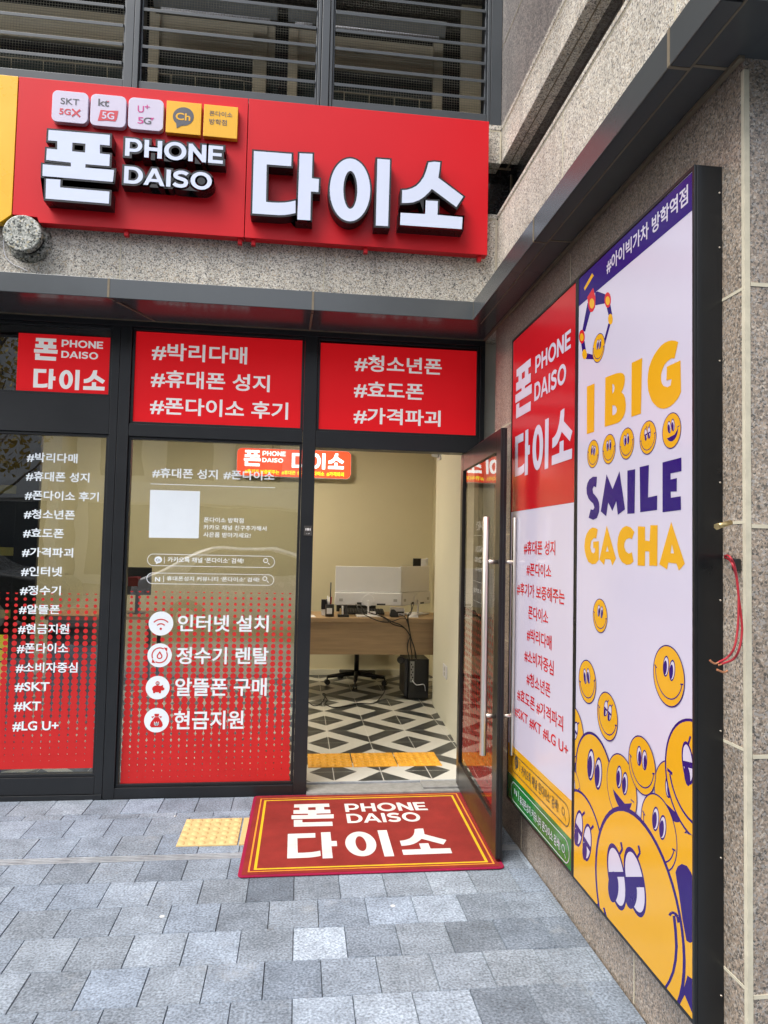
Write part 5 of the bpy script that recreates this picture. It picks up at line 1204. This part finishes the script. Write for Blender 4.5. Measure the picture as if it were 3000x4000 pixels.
# computer tower
pcx0, pcx1 = dpx(968, 1300, 6.80)[0], dpx(1222, 1400, 6.80)[0]
tw = thing('computer_tower', ((pcx0+pcx1)/2, 7.0, ZI), 'black computer tower on the floor under the right end of the desk', 'computer')
g = MB(); g.box(pcx0+.06, pcx1, 6.80, 7.2, ZI+.012, .42); g.build('case', M_black_pl, tw, .004)
g = MB(); g.box(pcx0+.03, pcx0+.058, 6.83, 7.2, ZI+.03, .42); g.build('side_cover', M_dark_pl, tw, .004)
g = MB(); X0 = pcx0+.075
g.box(X0, X0+.04, 6.796, 6.7995, .20, .40); g.build('port_plate', mat('port_metal', (.3, .3, .29), .4, .8), tw)
g = MB()
for k in range(7): g.box(X0+.006+.013*(k % 2), X0+.017+.014*(k % 2), 6.793, 6.7955, .215+k*.025, .229+k*.025)
for k in range(6): g.box(X0+.055, pcx1-.02, 6.797, 6.7995, .09+.018*k, .098+.018*k)
g.build('port', M_cable, tw)
g = MB(); g.tube([(X0+.02, 6.79, .22), (X0+.06, 6.77, .18), (X0+.13, 6.76, .185), (X0+.15, 6.78, .12)], .004, 6); g.build('network_lead', M_white_pl, tw)
hk = dpx(955, 1060, 6.9); g = MB(); g.cyl((hk[0], 6.88, hk[2]), (hk[0], 6.93, hk[2]), .035, n=20); tagset(g.build('headset_hook', M_black_pl, None, .004), 'round black pad hanging under the desk left of the computer', 'pad')
# office chair
chx, chy = dpx(525, 1200, 7.62)[0], 7.62
oc = thing('office_chair', (chx, chy, ZI), 'black five star office chair tucked behind the desk', 'chair')
g = MB(); g.cyl((chx, chy, ZI+.09), (chx, chy, .46), .026, n=16); g.build('gas_lift', M_black_pl, oc)
g = MB(); g.cyl((chx, chy, .30), (chx, chy, .44), .014, n=12); g.build('piston', M_steel, oc)
for k in range(5):
    a = math.radians(-97+72*k); e = (chx+.32*math.cos(a), chy+.32*math.sin(a)); g = MB()
    pa, pb_ = Vector((chx, chy, ZI+.115)), Vector((e[0], e[1], ZI+.085)); g.cyl(pa, pb_, .03, .017, 10); lg = g.build('leg', M_black_pl, oc)
    g = MB(); ta = Vector((-math.sin(a), math.cos(a), 0))*.012; c0 = Vector((e[0], e[1], ZI+.029))
    g.cyl(c0-ta*2, c0-ta*.3, .028, n=16); g.cyl(c0+ta*.3, c0+ta*2, .028, n=16); g.cyl(c0, pb_, .008, n=8); g.build('caster', M_black_pl, lg)
g = MB(); g.box(chx-.24, chx+.24, chy-.22, chy+.25, .46, .53); g.build('seat', M_black_pl, oc, .03, 3)
g = MB(); g.box(chx-.22, chx+.22, chy+.2, chy+.26, .60, 1.05); g.build('backrest', M_black_pl, oc, .025, 3)
# floor cable, wall fittings
zf_ = zoom(1150, 2600, 1.952)
g = MB(); g.tube([tuple(PZ(*zf_(*p), ZI+.005)) for p in ((110, 280), (150, 305), (200, 290), (240, 225), (215, 215), (250, 260), (235, 290), (300, 318), (420, 305), (500, 288), (600, 290), (650, 250), (690, 190), (680, 150))], .0045, 6)
tagset(g.build('floor_cable', M_cable), 'thin black cable snaking over the patterned floor', 'cable')
def onwall(px_, py_):   # the slightly canted inner wall
    d = ray(px_, py_); n_ = np.array([2.175, -.12, 0]); p0 = np.array([1.172, 4.445, 0]); t = n_@(p0-EYE)/(n_@d); return EYE+d*t
a = onwall(1734, 2590); c = onwall(1747, 2655)
ol = thing('wall_outlet', tuple(a), 'white double socket low on the inner wall by the door', 'outlet')
g = MB(); g.prism([(a[0]-.001, a[1], a[2]), (c[0]-.001, c[1], a[2]), (c[0]-.001, c[1], c[2]), (a[0]-.001, a[1], c[2])], (-.008, 0, 0)); g.build('plate', M_white_pl, ol, .001)
g = MB()
for z in (.3, .7):
    zz = a[2]*(1-z)+c[2]*z; y_ = (a[1]+c[1])/2; g.cyl(((a[0]+c[0])/2-.009, y_, zz), ((a[0]+c[0])/2-.011, y_, zz), .018, n=16)
g.build('socket', mat('socket_grey', (.45, .44, .40), .5), ol)
a = onwall(1722, 1775)
cc = thing('security_camera', tuple(a), 'small white camera high on the inner wall above the door', 'camera')
g = MB(); g.box(a[0]-.02, a[0]-.001, a[1]-.05, a[1]+.05, a[2]-.05, a[2]+.05); g.build('mount', M_white_pl, cc, .006)
g = MB(); g.cyl((a[0]-.02, a[1], a[2]), (a[0]-.075, a[1]+.02, a[2]+.015), .034, n=20); g.build('body', M_white_pl, cc, .006)
a = PY(1613, 2181, YK); c = PY(1645, 2215, YK)
g = MB(); g.box(a[0], c[0], YK-.03, YK-.001, c[2]-.05, a[2]); tagset(g.build('picture_frame', M_black_pl, None, .003), 'small dark square frame on the back wall behind the right monitor', 'frame')
a = PY(1646, 2183, 7.9); g = MB(); g.box(a[0], a[0]+.05, 7.86, 7.93, 1.0, a[2]); g.box(a[0]+.052, a[0]+.075, 7.88, 7.93, 1.0, a[2]+.01); tagset(g.build('binder', M_white_pl, None, .002), 'white binders standing in the corner behind the right monitor', 'binders')
# left half of the shop: dark rack with yellow edges, counter, printer
rk = thing('display_rack', (-2.6, 5.4, ZI), 'black shelving unit with yellow shelf edges behind the left window', 'rack')
xk = PY(140, 2300, 5.4)[0]
g = MB(); g.box(xk-.16, xk, 5.38, 5.42, ZI, 2.6); g.box(-3.6, -3.55, 5.38, 5.42, ZI, 2.6); g.box(-3.6, xk-.16, 5.60, 5.62, ZI, 2.6); g.build('upright', M_black_pl, rk, .003)
M_ry = mat('rack_yellow', (.45, .40, .10), .5)
for z in (.5, .95, 1.4, 1.85, 2.35):
    g = MB(); g.box(-3.55, xk-.16, 5.40, 5.599, z, z+.02); s_ = g.build('shelf', M_dark_pl, rk); g = MB(); g.box(-3.55, xk-.161, 5.385, 5.399, z-.02, z+.04); g.build('shelf_edge', M_ry, s_, .002)
ct_ = thing('counter', (-1.9, 6.6, ZI), 'low black counter with an orange wood edge behind the left window', 'counter')
xa, xb = PY(185, 2410, 6.2)[0], PY(365, 2410, 6.2)[0]; zc_t = PY(250, 2404, 6.2)[2]
g = MB(); g.box(xa, xb, 6.22, 6.8, ZI, zc_t-.04); g.build('body', M_black_pl, ct_, .003)
g = MB(); g.box(xa-.02, xb+.02, 6.2, 6.85, zc_t-.04, zc_t); g.build('counter_top', mat('counter_wood', (.35, .15, .04), .5, var=.2), ct_, .003)
a = PY(500, 2215, 7.3); c = PY(588, 2325, 7.3)
mn = thing('monitor', ((a[0]+c[0])/2, 7.3, .8), 'dark screen standing behind the lower left of the middle window', 'monitor')
g = MB(); g.box(a[0]-.25, c[0], 7.3, 7.33, c[2], a[2]); g.build('back_shell', M_black_pl, mn, .006)
g = MB(); g.box((a[0]+c[0])/2-.1, (a[0]+c[0])/2+.05, 7.28, 7.4, .78, .79); g.box((a[0]+c[0])/2-.04, (a[0]+c[0])/2, 7.331, 7.35, .79, a[2]-.1); g.build('stand', M_black_pl, mn)
sd = thing('side_table', ((a[0]+c[0])/2, 7.35, ZI), 'plain wood table under the dark screen behind the middle window', 'table')
g = MB(); g.box(a[0]-.5, c[0]+.05, 7.1, 7.7, .745, .779); g.build('table_top', M_wood, sd, .003)
for x in (a[0]-.47, c[0]+.01):
    for y in (7.13, 7.65): g = MB(); g.box(x, x+.035, y, y+.035, ZI, .744); g.build('leg', M_black_pl, sd)
# banner of the neighbouring shop at the left edge
bn = thing('window_banner', (-1.85, 4.5, .3), 'yellow banner with blue outlines at the left edge behind the window', 'banner')
x1_ = PY(20, 2700, 4.48)[0]; zt_b = PY(10, 2480, 4.48)[2]; zb_b = PY(2, 2900, 4.48)[2]
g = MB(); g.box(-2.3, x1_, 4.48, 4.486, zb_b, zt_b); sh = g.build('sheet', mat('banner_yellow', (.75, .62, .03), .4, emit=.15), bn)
g = MB(); NP = Plane('Y', 4.48)
for c, r_ in (((-5, 2560), 30), ((-15, 2700), 50)):
    u, v = NP.px(*c); rr = abs(NP.px(c[0]+r_, c[1])[0]-u); g.mesh(curve_mesh(ring(u, v, rr, rr*.82)), lambda x, y, z_: NP.pt(min(x, x1_-.001), y, .0012))
g.build('outline_print', M_navy, sh)
g = MB(); g.box(-2.3, x1_-.004, 4.487, 4.49, ZI, zb_b-.002); g.build('lower_sheet', M_navy, bn)

# ================================================================== ACROSS THE STREET (behind the photographer; what the glass mirrors)
M_cream = mat('render_cream', (.55, .52, .46), .8, var=.1); M_pale = mat('render_pale', (.62, .62, .60), .8, var=.08); M_winglass = mat('far_window_glass', (.03, .04, .05), .08, var=.1)
def block(x0, x1, y0, h, m, label):
    t = thing('building', ((x0+x1)/2, y0, 0), label, 'building', 'buildings across the street')
    g = MB(); g.box(x0, x1, y0-8, y0, 0, h); g.build('wall', m, t)
    z = 3.6
    while z < h-1.5:
        x = x0+.7
        while x < x1-1.6:
            g = MB(); g.box(x, x+1.4, y0, y0+.03, z, z+1.5); g.build('window', M_winglass, t); x += 2.2
        z += 3.0
    g = MB(); g.box(x0+.4, x1-.4, y0, y0+.04, .3, 2.7); g.build('shop_window', M_winglass, t)
    g = MB(); g.box(x0+.3, x1-.3, y0, y0+.15, 2.8, 3.4); g.build('shop_sign', M_pale, t)
block(-16, -7.5, -14.5, 10, M_pale, 'pale building across the street, left one in the mirrored view')
block(-7.2, 1.5, -15, 8, M_cream, 'cream building straight across the street, mirrored in the windows')
block(2.0, 11, -14.5, 11, M_pale, 'pale building across the street, right one in the mirrored view')
def car(x, y, col, label):
    t = thing('parked_car', (x, y, 0), label, 'car')
    L, Wd = 4.4, 1.78; x0, y0 = x-L/2, y-Wd/2
    prof = [(0, .45), (.05, .85), (.35, 1.02), (.75, 1.30), (1.2, 1.44), (2.2, 1.46), (2.75, 1.30), (3.35, .98), (4.1, .88), (4.38, .70), (4.4, .40), (4.2, .28), (.2, .28)]
    g = MB(); g.prism([(x0+p[0], y0, p[1]) for p in prof], (0, Wd, 0)); bo = g.build('body', col, t, .07, 3)
    win = [(.85, 1.03), (1.05, 1.30), (1.3, 1.38), (2.15, 1.40), (2.6, 1.27), (3.0, 1.02)]
    for ys in (y0-.002, y0+Wd-.006): g = MB(); g.prism([(x0+p[0], ys, p[1]) for p in win], (0, .008, 0)); g.build('side_window', M_winglass, t)
    for wx in (.85, 3.55):
        for ys in (y0-.01, y0+Wd-.19): g = MB(); g.cyl((x0+wx, ys, .32), (x0+wx, ys+.2, .32), .32, n=28); g.cyl((x0+wx, ys-.004, .32), (x0+wx, ys+.204, .32), .19, n=20, mi=1); g.build('wheel', [M_black_pl, M_steel], t)
    g = MB(); g.box(x0-.01, x0+.16, y0-.004, y0+.2, .78, .95); g.box(x0-.01, x0+.16, y0+Wd-.2, y0+Wd+.004, .78, .95); g.build('tail_light', M_vinylred, t, .01)
    return t
car(-.4, -3.6, mat('car_silver', (.80, .81, .82), .25, .3, var=.02), 'silver car parked at the kerb behind the photographer, mirrored in the middle window')
car(-6.0, -3.7, mat('car_dark', (.04, .045, .05), .25, .3, var=.02), 'dark car parked at the kerb further left, mirrored in the left window')
# ginkgo whose yellow leaves show in the upper left pane
tr_ = thing('street_tree', (-4.6, -1.9, 0), 'young street tree with yellow leaves at the kerb', 'tree')
g = MB(); g.cyl((-4.6, -1.9, 0), (-4.55, -1.9, 3.0), .08, .05, 12)
for k in range(9):
    a = k*2.4; g.cyl((-4.56, -1.9, 1.9+.25*k), (-4.56+.9*math.cos(a), -1.9+.9*math.sin(a), 2.7+.3*k), .03, .008, 7)
g.build('trunk', mat('bark', (.10, .07, .05), .9, var=.3, vscale=20), tr_)
rl = random.Random(5); g = MB()
for k in range(1600):
    a = rl.uniform(0, 6.28); r_ = 1.25*math.sqrt(rl.random()); z = 2.4+2.6*rl.random(); r_ *= 1-abs(z-3.6)/2.4
    c = Vector((-4.56+r_*math.cos(a), -1.9+r_*math.sin(a), z)); u = Vector((rl.uniform(-1, 1), rl.uniform(-1, 1), rl.uniform(-1, 1))).normalized(); v = u.orthogonal(); s_ = rl.uniform(.04, .08)
    g.poly([c, c+u*s_+v*s_*.5, c+u*s_*1.1, c+u*s_-v*s_*.5])
g.build('crown', mat('ginkgo_leaf', (.45, .32, .03), .6, var=.3, vscale=3), tr_)
